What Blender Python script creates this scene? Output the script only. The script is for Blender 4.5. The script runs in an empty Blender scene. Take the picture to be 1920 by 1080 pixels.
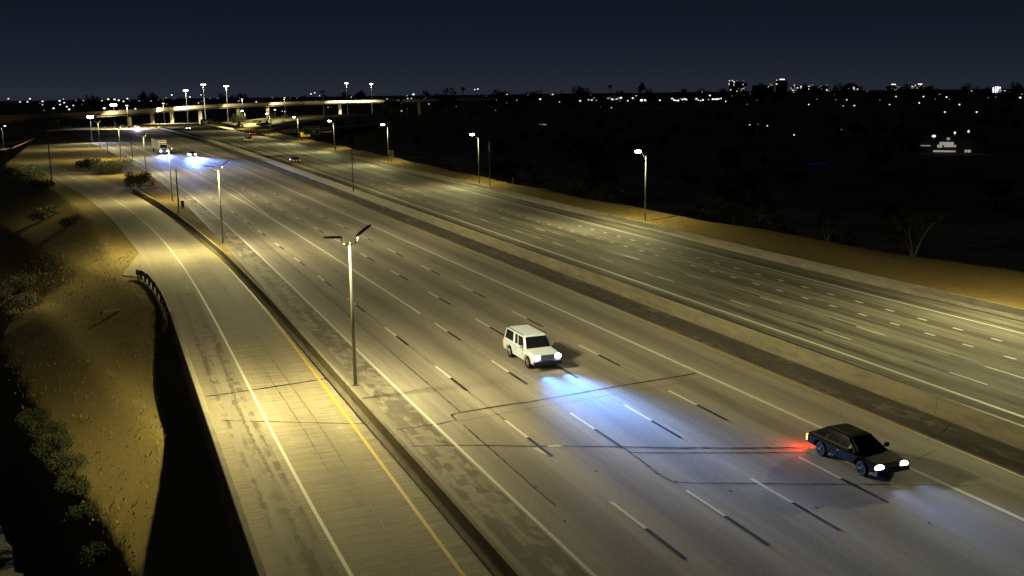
import bpy, bmesh, math, random
import numpy as np
from mathutils import Vector, Matrix
random.seed(7); rng = np.random.default_rng(7)
S = bpy.context.scene; C = S.collection
R = math.radians

# ------------------------------------------------------------------ camera, sky, moon, exposure
CH, PITCH, ROLL, YAW = 17.634, 0.1915, -0.0122, -0.3761
cam = bpy.data.objects.new('camera', bpy.data.cameras.new('camera')); C.objects.link(cam)
fh = Vector((-math.sin(YAW), math.cos(YAW), 0)); r0 = Vector((math.cos(YAW), math.sin(YAW), 0))
fw = fh*math.cos(PITCH)+Vector((0, 0, -math.sin(PITCH))); u0 = fh*math.sin(PITCH)+Vector((0, 0, math.cos(PITCH)))
rr = r0*math.cos(ROLL)+u0*math.sin(ROLL); uu = u0*math.cos(ROLL)-r0*math.sin(ROLL)
cam.matrix_world = Matrix(((rr.x, uu.x, -fw.x, 0), (rr.y, uu.y, -fw.y, 0), (rr.z, uu.z, -fw.z, CH), (0, 0, 0, 1)))
cam.data.sensor_width = 36; cam.data.lens = 1929*36/1920; cam.data.clip_start = 0.5; cam.data.clip_end = 9000
S.camera = cam
W = bpy.data.worlds.new('World'); S.world = W; W.use_nodes = True
nt = W.node_tree; bg = nt.nodes['Background']
sky = nt.nodes.new('ShaderNodeTexSky'); sky.sky_type = 'NISHITA'; sky.sun_disc = False
sky.sun_elevation = R(60); sky.sun_rotation = R(160); sky.air_density = 0.2; sky.dust_density = 0.0; sky.ozone_density = 4.0
tint = nt.nodes.new('ShaderNodeMix'); tint.data_type = 'RGBA'; tint.blend_type = 'MULTIPLY'; tint.inputs[0].default_value = 1.0; tint.inputs[7].default_value = (1.25, .96, .92, 1)
nt.links.new(sky.outputs[0], tint.inputs[6]); nt.links.new(tint.outputs[2], bg.inputs[0]); bg.inputs[1].default_value = 0.0041
moon = bpy.data.objects.new('sun', bpy.data.lights.new('sun', 'SUN')); C.objects.link(moon)
moon.data.energy = 0.03; moon.data.angle = R(0.5); moon.data.color = (0.8, 0.88, 1.0)
moon.rotation_euler = (R(30), 0, R(-160)); moon.location = (0, -50, 80)
S.view_settings.view_transform = 'Standard'; S.view_settings.look = 'None'
S.view_settings.exposure = 0.0; S.view_settings.gamma = 1.0
S.cycles.use_denoising = True; S.cycles.max_bounces = 4; S.cycles.diffuse_bounces = 2; S.cycles.glossy_bounces = 2
S.cycles.sample_clamp_indirect = 2.0; S.cycles.caustics_reflective = False; S.cycles.caustics_refractive = False

# ------------------------------------------------------------------ materials
class N:
    def __init__(s, name):
        s.m = bpy.data.materials.new(name); s.m.use_nodes = True; s.t = s.m.node_tree
        s.b = s.t.nodes['Principled BSDF']
    def n(s, ty, **kw):
        x = s.t.nodes.new(ty)
        for k, v in kw.items(): setattr(x, k, v)
        return x
    def l(s, a, b): s.t.links.new(a, b)
    def coord(s, kind='UV', scale=(1, 1, 1)):
        c = s.n('ShaderNodeTexCoord'); mp = s.n('ShaderNodeMapping'); mp.inputs['Scale'].default_value = scale
        s.l(c.outputs[kind], mp.inputs[0]); return mp.outputs[0]
    def noise(s, scale, kind='UV', sc=1.0, detail=3, rough=.6):
        x = s.n('ShaderNodeTexNoise'); x.inputs['Scale'].default_value = sc; x.inputs['Detail'].default_value = detail
        x.inputs['Roughness'].default_value = rough; s.l(s.coord(kind, scale), x.inputs['Vector']); return x.outputs['Fac']
    def ramp(s, v, lo, hi, a=0., b=1.):
        x = s.n('ShaderNodeMapRange'); x.clamp = True
        for i, k in enumerate((lo, hi, a, b)): x.inputs[i+1].default_value = k
        s.l(v, x.inputs[0]); return x.outputs[0]
    def math(s, op, a, b=None, clamp=False):
        x = s.n('ShaderNodeMath', operation=op); x.use_clamp = clamp
        for i, v in enumerate((a, b)):
            if v is None: continue
            if isinstance(v, (int, float)): x.inputs[i].default_value = v
            else: s.l(v, x.inputs[i])
        return x.outputs[0]
    def mix(s, f, a, b):
        x = s.n('ShaderNodeMix', data_type='RGBA')
        if isinstance(f, (int, float)): x.inputs[0].default_value = f
        else: s.l(f, x.inputs[0])
        for i, v in ((6, a), (7, b)):
            if isinstance(v, tuple): x.inputs[i].default_value = (*v, 1)
            else: s.l(v, x.inputs[i])
        return x.outputs[2]
    def scale(s, col, f):
        x = s.n('ShaderNodeVectorMath', operation='SCALE')
        if isinstance(col, tuple): x.inputs[0].default_value = col
        else: s.l(col, x.inputs[0])
        s.l(f, x.inputs['Scale']); return x.outputs[0]
    def bump(s, h, st=.3, d=.01):
        x = s.n('ShaderNodeBump'); x.inputs['Strength'].default_value = st; x.inputs['Distance'].default_value = d
        s.l(h, x.inputs['Height']); s.l(x.outputs[0], s.b.inputs['Normal'])
    def out(s, col, rough=.8, spec=.3, metal=0.):
        if isinstance(col, tuple): s.b.inputs['Base Color'].default_value = (*col, 1)
        else: s.l(col, s.b.inputs['Base Color'])
        if isinstance(rough, (int, float)): s.b.inputs['Roughness'].default_value = rough
        else: s.l(rough, s.b.inputs['Roughness'])
        s.b.inputs['Specular IOR Level'].default_value = spec; s.b.inputs['Metallic'].default_value = metal
        return s.m
M = {}
def flat(name, col, rough=.7, spec=.3, metal=0., var=.25, sc=3.0):
    n = N(name); f = n.ramp(n.noise((1, 1, 1), 'Object', sc, 4), .3, .7, 1-var, 1+var)
    M[name] = n.out(n.scale(col, f), rough, spec, metal); return M[name]
def emit(name, col, st, sample=False):
    n = N(name); n.b.inputs['Base Color'].default_value = (*col, 1)
    n.b.inputs['Emission Color'].default_value = (*col, 1); n.b.inputs['Emission Strength'].default_value = st
    if not sample: n.m.cycles.emission_sampling = 'NONE'
    M[name] = n.m; return n.m

def pavement(name, base, streak=.32, lanes=True, tine=0.0, lane_w=3.62, dark=(.055, .05, .045), track=.16, ro=(.62, .85), spec=.25):
    n = N(name)
    big = n.ramp(n.noise((.18, .035, 1), 'UV', 1, 4), .3, .7, .82, 1.16)
    st = n.ramp(n.noise((1.5, .012, 1), 'UV', 1, 3), .32, .68, 1-streak, 1+streak*.55)
    st2 = n.ramp(n.noise((2.6, .22, 1), 'UV', 1, 5, .7), .3, .7, 1-streak*.6, 1+streak*.4)
    grain = n.ramp(n.noise((9, 9, 1), 'UV', 1, 4, .85), .28, .72, .66, 1.34)
    f = n.math('MULTIPLY', n.math('MULTIPLY', big, st), n.math('MULTIPLY', grain, st2))
    if lanes:
        sep = n.n('ShaderNodeSeparateXYZ'); n.l(n.coord('UV'), sep.inputs[0])
        c = n.math('COSINE', n.math('MULTIPLY', sep.outputs[0], 2*math.pi/lane_w))
        f = n.math('MULTIPLY', f, n.ramp(c, -1, 1, 1-track, 1+track*.4))
    if tine:
        tn = n.ramp(n.noise((.35, 5.0, 1), 'UV', 1, 3, .7), .35, .65, 1-tine, 1+tine)
        f = n.math('MULTIPLY', f, tn)
    col = n.scale(base, f)
    stain = n.ramp(n.noise((.7, .05, 1), 'UV', 1.3, 5, .65), .62, .78)
    col = n.mix(n.math('MULTIPLY', stain, .45), col, dark)
    n.bump(grain, .35, .01)
    M[name] = n.out(col, n.ramp(st, .7, 1.2, *ro), spec); return M[name]
pavement('freeway_concrete', (.29, .262, .222), streak=.18, track=.24)
pavement('freeway_concrete_dark', (.235, .215, .18), streak=.62, track=.3, ro=(.72, .9), spec=.18)
pavement('ramp_concrete', (.31, .275, .205), streak=.10, tine=.24, lane_w=3.9, track=.10)
pavement('apron_concrete', (.30, .26, .19), streak=.12, lanes=False)

def overlay(name, cover, ux, uy):
    n = N(name)
    a = n.noise((ux, uy, 1), 'UV', 1, 6, .62); v = n.n('ShaderNodeTexVoronoi'); v.feature = 'F1'
    v.distance = 'CHEBYCHEV'; v.inputs['Scale'].default_value = 1; n.l(n.coord('UV', (2.3, 1.3, 1)), v.inputs['Vector'])
    sep = n.n('ShaderNodeSeparateColor'); n.l(v.outputs['Color'], sep.inputs[0])
    k = n.math('ADD', a, n.math('MULTIPLY', sep.outputs[0], .20))
    mask = n.ramp(k, cover-.04, cover+.10, 0, .8)
    grain = n.ramp(n.noise((14, 14, 1), 'UV', 1, 3, .8), .25, .75, .72, 1.28)
    dk = n.scale((.088, .080, .066), n.math('MULTIPLY', grain, n.ramp(n.noise((.4, .15, 1), 'UV', 1, 4), .3, .7, .7, 1.5)))
    lt = n.scale((.285, .257, .21), n.math('MULTIPLY', grain, n.ramp(n.noise((1.4, .05, 1), 'UV', 1, 3), .3, .7, .8, 1.12)))
    n.bump(n.math('ADD', mask, n.math('MULTIPLY', grain, .3)), .4, .012)
    M[name] = n.out(n.mix(mask, lt, dk), .8, .3); return M[name]
overlay('asphalt_remnant', .55, 1.0, .16)
overlay('asphalt_shoulder', .455, .5, .09); overlay('ramp_stain', .66, 2.2, .05)

def paint(name, col, under=(.25, .22, .18), wear=.36):
    n = N(name); a = n.noise((2, 2, 2), 'Object', 2.2, 6, .75); g = n.ramp(n.noise((12, 12, 12), 'Object', 1, 3), .25, .75, .8, 1.2)
    M[name] = n.out(n.scale(n.mix(n.ramp(a, wear-.05, wear+.07), under, col), g), .6, .35); return M[name]
paint('paint_white', (.64, .62, .55)); paint('paint_yellow', (.62, .43, .05)); paint('paint_yellow_worn', (.50, .33, .05), wear=.42)
paint('paint_black', (.012, .012, .012), wear=.3); paint('seal_black', (.012, .011, .010), wear=.27)
flat('tyre_dust', (.16, .14, .105), var=.5); flat('patch_white', (.55, .53, .47), var=.15); flat('patch_tar', (.02, .02, .02))

def barrier_mat(name, base):
    n = N(name); a = n.ramp(n.noise((.5, .5, 2.5), 'Object', 1, 5), .3, .7, .7, 1.15); g = n.ramp(n.noise((9, 9, 9), 'Object', 1, 3), .25, .75, .82, 1.18)
    n.bump(g, .3, .01)
    M[name] = n.out(n.scale(base, n.math('MULTIPLY', a, g)), .85, .25)
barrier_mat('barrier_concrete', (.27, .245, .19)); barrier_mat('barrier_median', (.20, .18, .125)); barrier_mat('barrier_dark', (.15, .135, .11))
def dirt(name, base, dark):
    n = N(name); a = n.ramp(n.noise((.12, .12, .12), 'Object', 1, 6), .3, .7); g = n.ramp(n.noise((5, 5, 5), 'Object', 2.0, 6, .9), .30, .70, .62, 1.38)
    w = n.ramp(n.noise((.6, .6, .6), 'Object', 1, 5, .7), .55, .75, 0, .6)
    col = n.mix(a, base, dark); col = n.mix(w, col, (.085, .075, .03)); n.bump(g, .8, .06)
    M[name] = n.out(n.scale(col, g), .95, .1)
dirt('dirt', (.29, .205, .07), (.24, .175, .06)); dirt('dirt_slope', (.26, .20, .082), (.22, .175, .068)); dirt('scrub', (.16, .14, .06), (.10, .10, .04))
flat('night_ground', (.11, .10, .09), .95, .1, var=.5, sc=.05); flat('street_asphalt', (.05, .05, .05), .85)
flat('galvanised', (.20, .20, .19), .55, .4, .3, .15); flat('dark_steel', (.06, .058, .055), .55, .4, .3)
flat('luminaire_grey', (.05, .05, .055), .5, .4); flat('box_green', (.03, .045, .03)); flat('pvc_white', (.6, .6, .56), .5)
flat('stone', (.21, .165, .08), .9, .15, var=.4, sc=1.3); flat('straw', (.24, .19, .08), .9, .1); flat('bark', (.13, .11, .075), .95, .1, sc=8); flat('bark_dark', (.09, .07, .05), .95, .1, sc=8)
flat('leaf', (.042, .062, .018), .7, .25, var=.45, sc=2); flat('leaf_dry', (.034, .037, .016), .7, .25, var=.45, sc=2); flat('leaf_far', (.03, .038, .018), .8, .1, var=.4, sc=.3)
flat('paint_car_white', (.60, .67, .84), .3, .5, 0, .04); flat('paint_car_black', (.006, .0062, .007), .5, .05, 0, .05)
flat('paint_car_silver', (.35, .36, .38), .3, .5, .4, .05); flat('paint_car_blue', (.05, .07, .14), .3, .5, .2, .05); flat('paint_car_red', (.22, .03, .02), .3, .5, .1, .05)
flat('trailer_white', (.30, .30, .29), .45, .4, 0, .06)
flat('glass_dark', (.010, .012, .018), .03, .3, 0, .05); flat('rubber', (.016, .016, .016), .85, .2); flat('chrome', (.5, .5, .5), .2, .6, 1, .05); flat('plastic_black', (.02, .02, .02), .5, .4); flat('alloy', (.32, .32, .33), .35, .5, .8, .05); flat('plate', (.5, .5, .5))
flat('sign_green', (.012, .10, .055), .5, .4, 0, .05); flat('sign_white', (.72, .72, .68), .5, .4, 0, .04); flat('sign_yellow', (.80, .52, .02), .5, .4, 0, .05); flat('sign_black', (.012, .012, .012), .5, .3)
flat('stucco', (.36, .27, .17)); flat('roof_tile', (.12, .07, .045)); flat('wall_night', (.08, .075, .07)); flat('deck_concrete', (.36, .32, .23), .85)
emit('lens_warm', (1, .90, .72), 60); emit('lens_row', (1, .90, .72), 6); emit('lens_cool', (.78, .86, 1.0), 60); emit('lens_mast', (1, .97, .90), 12)
emit('far_white', (1, .95, .84), 1.7); emit('far_warm', (1, .80, .50), 1.6); emit('far_cool', (.75, .87, 1), 2.8); emit('far_dim', (.9, .85, .72), .30)
emit('headlight_blue', (.62, .70, 1.0), 30); emit('headlight_white', (1, .97, .95), 20); emit('tail_red', (1, .06, .015), 2); emit('tail_amber', (1, .30, .04), 9); emit('porch', (1, .62, .28), .30); emit('pool_blue', (.02, .03, .35), .07); emit('marker_amber', (1, .6, .2), 2.5)

# ------------------------------------------------------------------ mesh helpers
class MB:
    def __init__(s): s.v = []; s.f = []; s.mi = []; s.uv = []
    def quad(s, *p, mi=0, uv=None):
        b = len(s.v); s.v += [tuple(x) for x in p]; s.f.append(tuple(range(b, b+len(p)))); s.mi.append(mi); s.uv.append(uv)
    def box(s, x0, x1, y0, y1, z0, z1, mi=0):
        b = len(s.v); s.v += [(x, y, z) for z in (z0, z1) for x, y in ((x0, y0), (x1, y0), (x1, y1), (x0, y1))]
        for q in ((3, 2, 1, 0), (4, 5, 6, 7), (0, 1, 5, 4), (1, 2, 6, 5), (2, 3, 7, 6), (3, 0, 4, 7)):
            s.f.append(tuple(b+i for i in q)); s.mi.append(mi); s.uv.append(None)
    def tube(s, pts, rad, n=8, mi=0, cap=True):
        pts = [Vector(p) for p in pts]; rad = rad if isinstance(rad, (list, tuple)) else [rad]*len(pts); b = len(s.v)
        for i, p in enumerate(pts):
            d = (pts[min(i+1, len(pts)-1)]-pts[max(i-1, 0)]).normalized()
            a = d.orthogonal().normalized() if abs(d.z) < .99 else Vector((1, 0, 0)); a = (a-d*a.dot(d)).normalized(); c = d.cross(a)
            for k in range(n):
                t = 2*math.pi*k/n; s.v.append(tuple(p+(a*math.cos(t)+c*math.sin(t))*rad[i]))
        for i in range(len(pts)-1):
            for k in range(n):
                s.f.append((b+i*n+k, b+i*n+(k+1) % n, b+(i+1)*n+(k+1) % n, b+(i+1)*n+k)); s.mi.append(mi); s.uv.append(None)
        if cap:
            s.f.append(tuple(b+k for k in reversed(range(n)))); s.mi.append(mi); s.uv.append(None)
            e = b+(len(pts)-1)*n; s.f.append(tuple(e+k for k in range(n))); s.mi.append(mi); s.uv.append(None)
    def slab(s, q, nrm, t, mi=0):     # quad q pushed out by t along nrm, with sides
        q = [Vector(p) for p in q]; o = [p+Vector(nrm)*t for p in q]; s.quad(*o, mi=mi)
        k = len(q)
        for i in range(k): s.quad(q[i], q[(i+1) % k], o[(i+1) % k], o[i], mi=mi)
    def ball(s, c, r, mi=0, n=8, m=5):
        b = len(s.v); rx, ry, rz = r if isinstance(r, tuple) else (r, r, r)
        for i in range(m+1):
            ph = math.pi*i/m
            for k in range(n):
                t = 2*math.pi*k/n; s.v.append((c[0]+rx*math.sin(ph)*math.cos(t), c[1]+ry*math.sin(ph)*math.sin(t), c[2]+rz*math.cos(ph)))
        for i in range(m):
            for k in range(n): s.f.append((b+i*n+k, b+(i+1)*n+k, b+(i+1)*n+(k+1) % n, b+i*n+(k+1) % n)); s.mi.append(mi); s.uv.append(None)
    def mesh(s, name, mats):
        me = bpy.data.meshes.new(name); me.from_pydata(s.v, [], s.f)
        for m in (mats if isinstance(mats, (list, tuple)) else [mats]): me.materials.append(M[m])
        me.polygons.foreach_set('material_index', s.mi)
        if any(u is not None for u in s.uv):
            ul = me.uv_layers.new(name='UVMap'); k = 0
            for f, u in zip(s.f, s.uv):
                for i in range(len(f)):
                    ul.data[k].uv = u[i] if u else (0, 0); k += 1
        me.update(); return me
    def build(s, name, mats, parent=None, smooth=False):
        me = s.mesh(name, mats)
        if smooth: me.polygons.foreach_set('use_smooth', [True]*len(me.polygons))
        return obj(name, me, parent)
def obj(name, me, parent=None, loc=None, rz=0.):
    o = bpy.data.objects.new(name, me); C.objects.link(o)
    if parent: o.parent = parent
    if loc: o.location = loc
    if rz: o.rotation_euler.z = rz
    return o
def thing(name, label, cat, loc=(0, 0, 0), rz=0., group=None):
    o = bpy.data.objects.new(name, None); C.objects.link(o); o.location = loc; o.rotation_euler.z = rz
    return tag(o, label, cat, group)
def tag(o, label, cat, group=None):
    o['label'] = label; o['category'] = cat
    if group: o['group'] = group
    return o
def struct(o, kind='structure'): o['kind'] = kind; return o
def dup(o, parent=None, loc=None, rz=None, label=None, group=None):
    c = o.copy(); C.objects.link(c); c.parent = parent
    if loc is not None: c.location = loc
    if rz is not None: c.rotation_euler.z = rz
    if label: c['label'] = label
    if group: c['group'] = group
    for ch in list(o.children): dup(ch, c)
    return c
def spot(parent, loc, aim, power, col, size, blend, rad=.12):
    l = bpy.data.lights.new('spot', 'SPOT'); l.energy = power; l.color = col; l.spot_size = R(size); l.spot_blend = blend; l.shadow_soft_size = rad
    o = bpy.data.objects.new('lamp_light', l); C.objects.link(o); o.parent = parent; o.location = loc
    o.rotation_euler = Vector(aim).to_track_quat('-Z', 'Y').to_euler(); return o
def road_optic(l, side, lat, lon, back, bk):
    """roadway luminaire optic: intensity grows towards high angles, mostly across the road (local X times side), so the lanes are lit evenly"""
    l.use_nodes = True; t = l.node_tree; em = t.nodes['Emission']; tc = t.nodes.new('ShaderNodeTexCoord'); sp = t.nodes.new('ShaderNodeSeparateXYZ')
    t.links.new(tc.outputs['Normal'], sp.inputs[0]); x, y, z = sp.outputs
    def mt(op, a, b=None, clamp=False):
        n = t.nodes.new('ShaderNodeMath'); n.operation = op; n.use_clamp = clamp
        for i, v in enumerate((a, b)):
            if v is None: continue
            if isinstance(v, (int, float)): n.inputs[i].default_value = v
            else: t.links.new(v, n.inputs[i])
        return n.outputs[0]
    x2, y2 = mt('MULTIPLY', x, x), mt('MULTIPLY', y, y); k = mt('DIVIDE', x2, mt('ADD', mt('ADD', x2, y2), 1e-4))
    fwd = mt('ADD', mt('MULTIPLY', x, OPT*side*1.6), .5, True)
    p = mt('MULTIPLY', mt('ADD', mt('MULTIPLY', fwd, mt('ADD', mt('MULTIPLY', k, lat-lon), lon-back)), back), -1)
    I = mt('MINIMUM', mt('POWER', mt('ABSOLUTE', z), p), 22.0)
    t.links.new(mt('MULTIPLY', I, mt('ADD', mt('MULTIPLY', fwd, 1-bk), bk)), em.inputs['Strength'])
OPT = 1
def head_optic(l, width, soft):
    """dipped headlamp: cut off above the horizontal, strongest just below it, narrow sideways"""
    l.use_nodes = True; t = l.node_tree; em = t.nodes['Emission']; tc = t.nodes.new('ShaderNodeTexCoord'); sp = t.nodes.new('ShaderNodeSeparateXYZ')
    t.links.new(tc.outputs['Normal'], sp.inputs[0]); x, y, z = sp.outputs
    def mt(op, a, b=None, clamp=False):
        n = t.nodes.new('ShaderNodeMath'); n.operation = op; n.use_clamp = clamp
        for i, v in enumerate((a, b)):
            if v is None: continue
            if isinstance(v, (int, float)): n.inputs[i].default_value = v
            else: t.links.new(v, n.inputs[i])
        return n.outputs[0]
    a = mt('MAXIMUM', mt('MULTIPLY', y, -1), 0.0); cut = mt('MULTIPLY', a, 60.0, True)
    v = mt('DIVIDE', 1.0, mt('ADD', mt('POWER', mt('DIVIDE', a, soft), 2.7), 1.0)); xx = mt('DIVIDE', x, width)
    g = mt('POWER', 2.718, mt('MULTIPLY', mt('MULTIPLY', xx, xx), -1.0))
    t.links.new(mt('MULTIPLY', mt('MULTIPLY', mt('MULTIPLY', v, g), cut), 20.0), em.inputs['Strength']); l.energy /= 20

# ------------------------------------------------------------------ alignments: X as a function of Y (road axis runs away along +Y)
def line(kn, deg=5):
    y = np.array([k[0] for k in kn], float); x = np.array([k[1] for k in kn], float)
    p = np.polyfit((y-250)/250, x, min(deg, len(kn)-1)); return lambda Y: float(np.polyval(p, (Y-250)/250))
def pw(kn):
    ys = [k[0] for k in kn]; xs = [k[1] for k in kn]; return lambda Y: float(np.interp(Y, ys, xs))
D_ = line([(28, 23.0), (60, 22.85), (78, 22.75), (105, 22.4), (143, 21.8), (175, 20.8), (222, 19.1), (268, 17.0), (301, 15.0), (400, 8.8), (500, 2), (620, -7)])
A_ = line([(28, 33.95), (60, 33.7), (90, 33.3), (120, 32.7), (152, 32.1), (193, 31.5), (241, 30.4), (298, 29.0), (370, 27.0), (456, 23.4), (620, 13)])
W_ = line([(28, 44.7), (50, 44.9), (70, 45.0), (107, 45.0), (158, 44.8), (208, 44.8), (262, 44.5), (313, 44.3), (376, 43.5), (436, 41.8), (497, 38.6), (620, 30)])
RB = line([(28, 63.5), (66, 63.1), (98, 62.9), (129, 62.5), (177, 62.2), (251, 62.3), (318, 62.2), (391, 61.5), (500, 59), (620, 54)])
RE = lambda Y: RB(Y)-3.1+min(1.2, max(0, (Y-120)*.006))
E_ = pw([(28, 19.42), (46, 19.2), (59, 19.07), (83, 18.8), (120, 18.35), (150, 17.8), (200, 16.3), (250, 14.2), (300, 11.4), (400, 5.1), (620, -10.7)])
F_ = line([(28, 15.7), (60, 15.35), (90, 15.2), (120, 15.3), (150, 14.9), (194, 13.8), (243, 11.7), (296, 8.3), (357, 3.4), (421, -1.4), (500, -8), (620, -17)])
B_ = lambda Y: D_(Y)+(A_(Y)-D_(Y))*.654
C_ = lambda Y: D_(Y)+(A_(Y)-D_(Y))*.313
med = lambda k: (lambda Y: A_(Y)+(W_(Y)-A_(Y))*k)
YEL, BND0, BND1, MB0 = med(.355), med(.385), med(.615), med(.625)
MB1 = lambda Y: MB0(Y)+.62
SH = lambda Y: F_(Y)-pw([(28, 2.75), (60, 2.5), (120, 2.6), (155, 2.6), (190, 2.3), (240, 2.1), (620, 2.3)])(Y)     # left edge of the main shoulder
RW = line([(28, 7.45), (36, 7.4), (60, 7.23), (92, 7.2), (126, 6.2), (159, 4.4), (196, .3), (229, -4.5), (265, -10.1), (300, -17)], 5)
RY = line([(28, 11.15), (34, 11.1), (44, 11.3), (61, 11.47), (90, 11.5), (118, 10.7), (147, 9.3), (174, 6.6), (200, 3.1), (224, -.5), (253, -5.9), (268, -9.3), (300, -16)], 5)
DL = pw([(26, 12.22), (33, 12.17), (41, 12.12), (50, 12.03), (62, 11.93), (85, 11.72), (104, 11.3), (115, 10.95), (127, 10.35), (138, 9.75), (150, 9.0), (164, 7.95), (178, 6.75), (188, 5.7), (198, 4.5)])  # divider barrier, ramp side foot
RLE = pw([(26, 4.25), (84, 4.25), (95, 4.05), (108, 3.6), (121, 3.1), (138, 2.0), (161, .4), (193, -3.1), (232, -8.6), (268, -14.6), (300, -21)])
RRE = lambda Y: DL(Y)+.05 if Y < 190 else RY(Y)+1.7
def ys(y0, y1):
    out = [y0]
    while out[-1] < y1-1e-6: out.append(min(y1, out[-1]+(2. if out[-1] < 130 else 5.)))
    return out
def ribbon(name, mat, xl, xr, y0, y1, z=0., nlat=1, uoff=None, parent=None, thick=0.):
    m = MB(); Y = ys(y0, y1); uo = uoff or (lambda y: 0.); zf = z if callable(z) else (lambda y: z)
    rows = [[(xl(y)+(xr(y)-xl(y))*k/nlat, y, zf(y)) for k in range(nlat+1)] for y in Y]
    uvf = lambda p: (p[0]-uo(p[1]), p[1])
    for a, b in zip(rows, rows[1:]):
        for k in range(nlat):
            q = (a[k], a[k+1], b[k+1], b[k]); m.quad(*q, uv=[uvf(p) for p in q])
    if thick:
        for side in (0, -1):
            for a, b in zip(rows, rows[1:]):
                p, q = a[side], b[side]; pp, qq = (p[0], p[1], p[2]-thick), (q[0], q[1], q[2]-thick)
                m.quad(*((p, q, qq, pp) if side == 0 else (q, p, pp, qq)), uv=[uvf(p)]*4)
    o = m.build(name, mat, parent); return o
def stripe(name, mat, fx, y0, y1, w=.14, z=.012, parent=None):
    return ribbon(name, mat, lambda y: fx(y)-w/2, lambda y: fx(y)+w/2, y0, y1, z, 1, None, parent)

# ------------------------------------------------------------------ ground and roads
g = MB()
gr = 4600
ring = [(gr*math.cos(2*math.pi*k/64), gr*math.sin(2*math.pi*k/64), -7.0) for k in range(64)]
g.quad(*ring); struct(g.build('ground', 'night_ground'))

eb = struct(ribbon('freeway', 'freeway_concrete', lambda y: SH(y)-.02, lambda y: MB0(y)+.1, 24, 640, 0., 6, D_))
wb = struct(ribbon('freeway', 'freeway_concrete_dark', lambda y: MB1(y)-.1, lambda y: RB(y)+.15, 24, 640, 0., 4, lambda y: W_(y)+2.95))
rp = struct(ribbon('exit_ramp', 'ramp_concrete', lambda y: RLE(y)-.05, RRE, 24, 300, 0., 3, RW, None, .5))
gore = MB(); Yg = ys(66, 640)
gl = lambda y: (DL(y)+.55 if y < 198 else (RY(y)+1.66 if y < 290 else -16.3))
for y0, y1 in zip(Yg, Yg[1:]):
    n = 6
    for k in range(n):
        def P(y, t): 
            a, b = gl(y), SH(y)-.01
            a = min(a, b-.05); x = a+(b-a)*t; return (x, y, -.02+.05*math.sin(math.pi*t)*math.sin(y*.35+x))
        gore.quad(P(y0, k/n), P(y0, (k+1)/n), P(y1, (k+1)/n), P(y1, k/n))
struct(gore.build('dirt_gore', 'dirt'))

# asphalt remnants left on the shoulders after milling
ribbon('asphalt_remnant', 'asphalt_remnant', lambda y: SH(y)+.62, lambda y: F_(y)-.18, 24, 330, .005, 2, SH, eb)
ribbon('asphalt_remnant', 'asphalt_shoulder', BND0, BND1, 24, 520, .005, 2, BND0, eb)

ribbon('gutter_stain', 'ramp_stain', lambda y: RW(y)-2.1, lambda y: RW(y)-.4, 24, 95, .004, 2, RW, rp)
# painted lines
stripe('edge_line', 'paint_white', F_, 24, 430, .16, .012, eb)
stripe('lane_line', 'paint_white', A_, 24, 520, .23, .012, eb)
stripe('edge_line', 'paint_yellow_worn', YEL, 24, 520, .16, .012, eb)
stripe('lane_line', 'paint_white', D_, 77.6, 430, .23, .012, eb)
stripe('lane_line', 'paint_white', pw([(150, D_(150)+.2), (192, D_(192)+1.9), (238, D_(238)+2.1), (262, D_(262)+3.0), (330, D_(330)+5)]), 150, 330, .16, .012, eb)
stripe('edge_line', 'paint_white', W_, 24, 520, .26, .012, wb)
stripe('edge_line', 'paint_white', RE, 24, 480, .20, .012, wb)
stripe('edge_line', 'paint_white', RW, 24, 298, .16, .012, rp)
stripe('edge_line', 'paint_yellow', RY, 24, 298, .17, .012, rp)
# dashes: white 3 m followed by black 3 m, one mesh shared
def unit(name, mat, ln, w):
    m = MB(); m.quad((-w/2, -ln/2, 0), (w/2, -ln/2, 0), (w/2, ln/2, 0), (-w/2, ln/2, 0)); return m.mesh(name, mat)
d_w, d_k, d_s = unit('lane_dash', 'paint_white', 3.05, .16), unit('contrast_dash', 'paint_black', 3.05, .19), unit('dotted_dash', 'paint_white', .95, .24)
def place_dash(me, fx, y, par, z=.014):
    a = math.atan2(-(fx(y+1.5)-fx(y-1.5)), 3.0); obj(me.name.split('.')[0], me, par, (fx(y), y, z), a)
CY = 12.192
for fx, ph, far in ((B_, 121.12, 330), (C_, 107.49, 330), (D_, 70.87, 76), (E_, 83.25, 330)):
    k = math.floor((far-ph)/CY); y = ph+k*CY
    while y > 24:
        if y < 230: place_dash(d_w, fx, y+1.53, eb)
        if y < 260: place_dash(d_k, fx, y-1.53, eb)
        y -= CY
w1, w2, w3, w4 = (lambda y: W_(y)+2.95), (lambda y: W_(y)+6.02), (lambda y: W_(y)+9.1), (lambda y: W_(y)+12.1)
for fx, ph in ((w1, 58.1), (w2, 58.2)):
    for k in range(-3, 13):
        y = ph+k*CY; place_dash(d_w, fx, y, wb); place_dash(d_k, fx, y+3.05, wb, .013)
for fx, ph, n in ((w3, 48.5, 30), (w4, 66.7, 16)):
    for k in range(-4, n): place_dash(d_s, fx, ph+k*3.56, wb)
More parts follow.
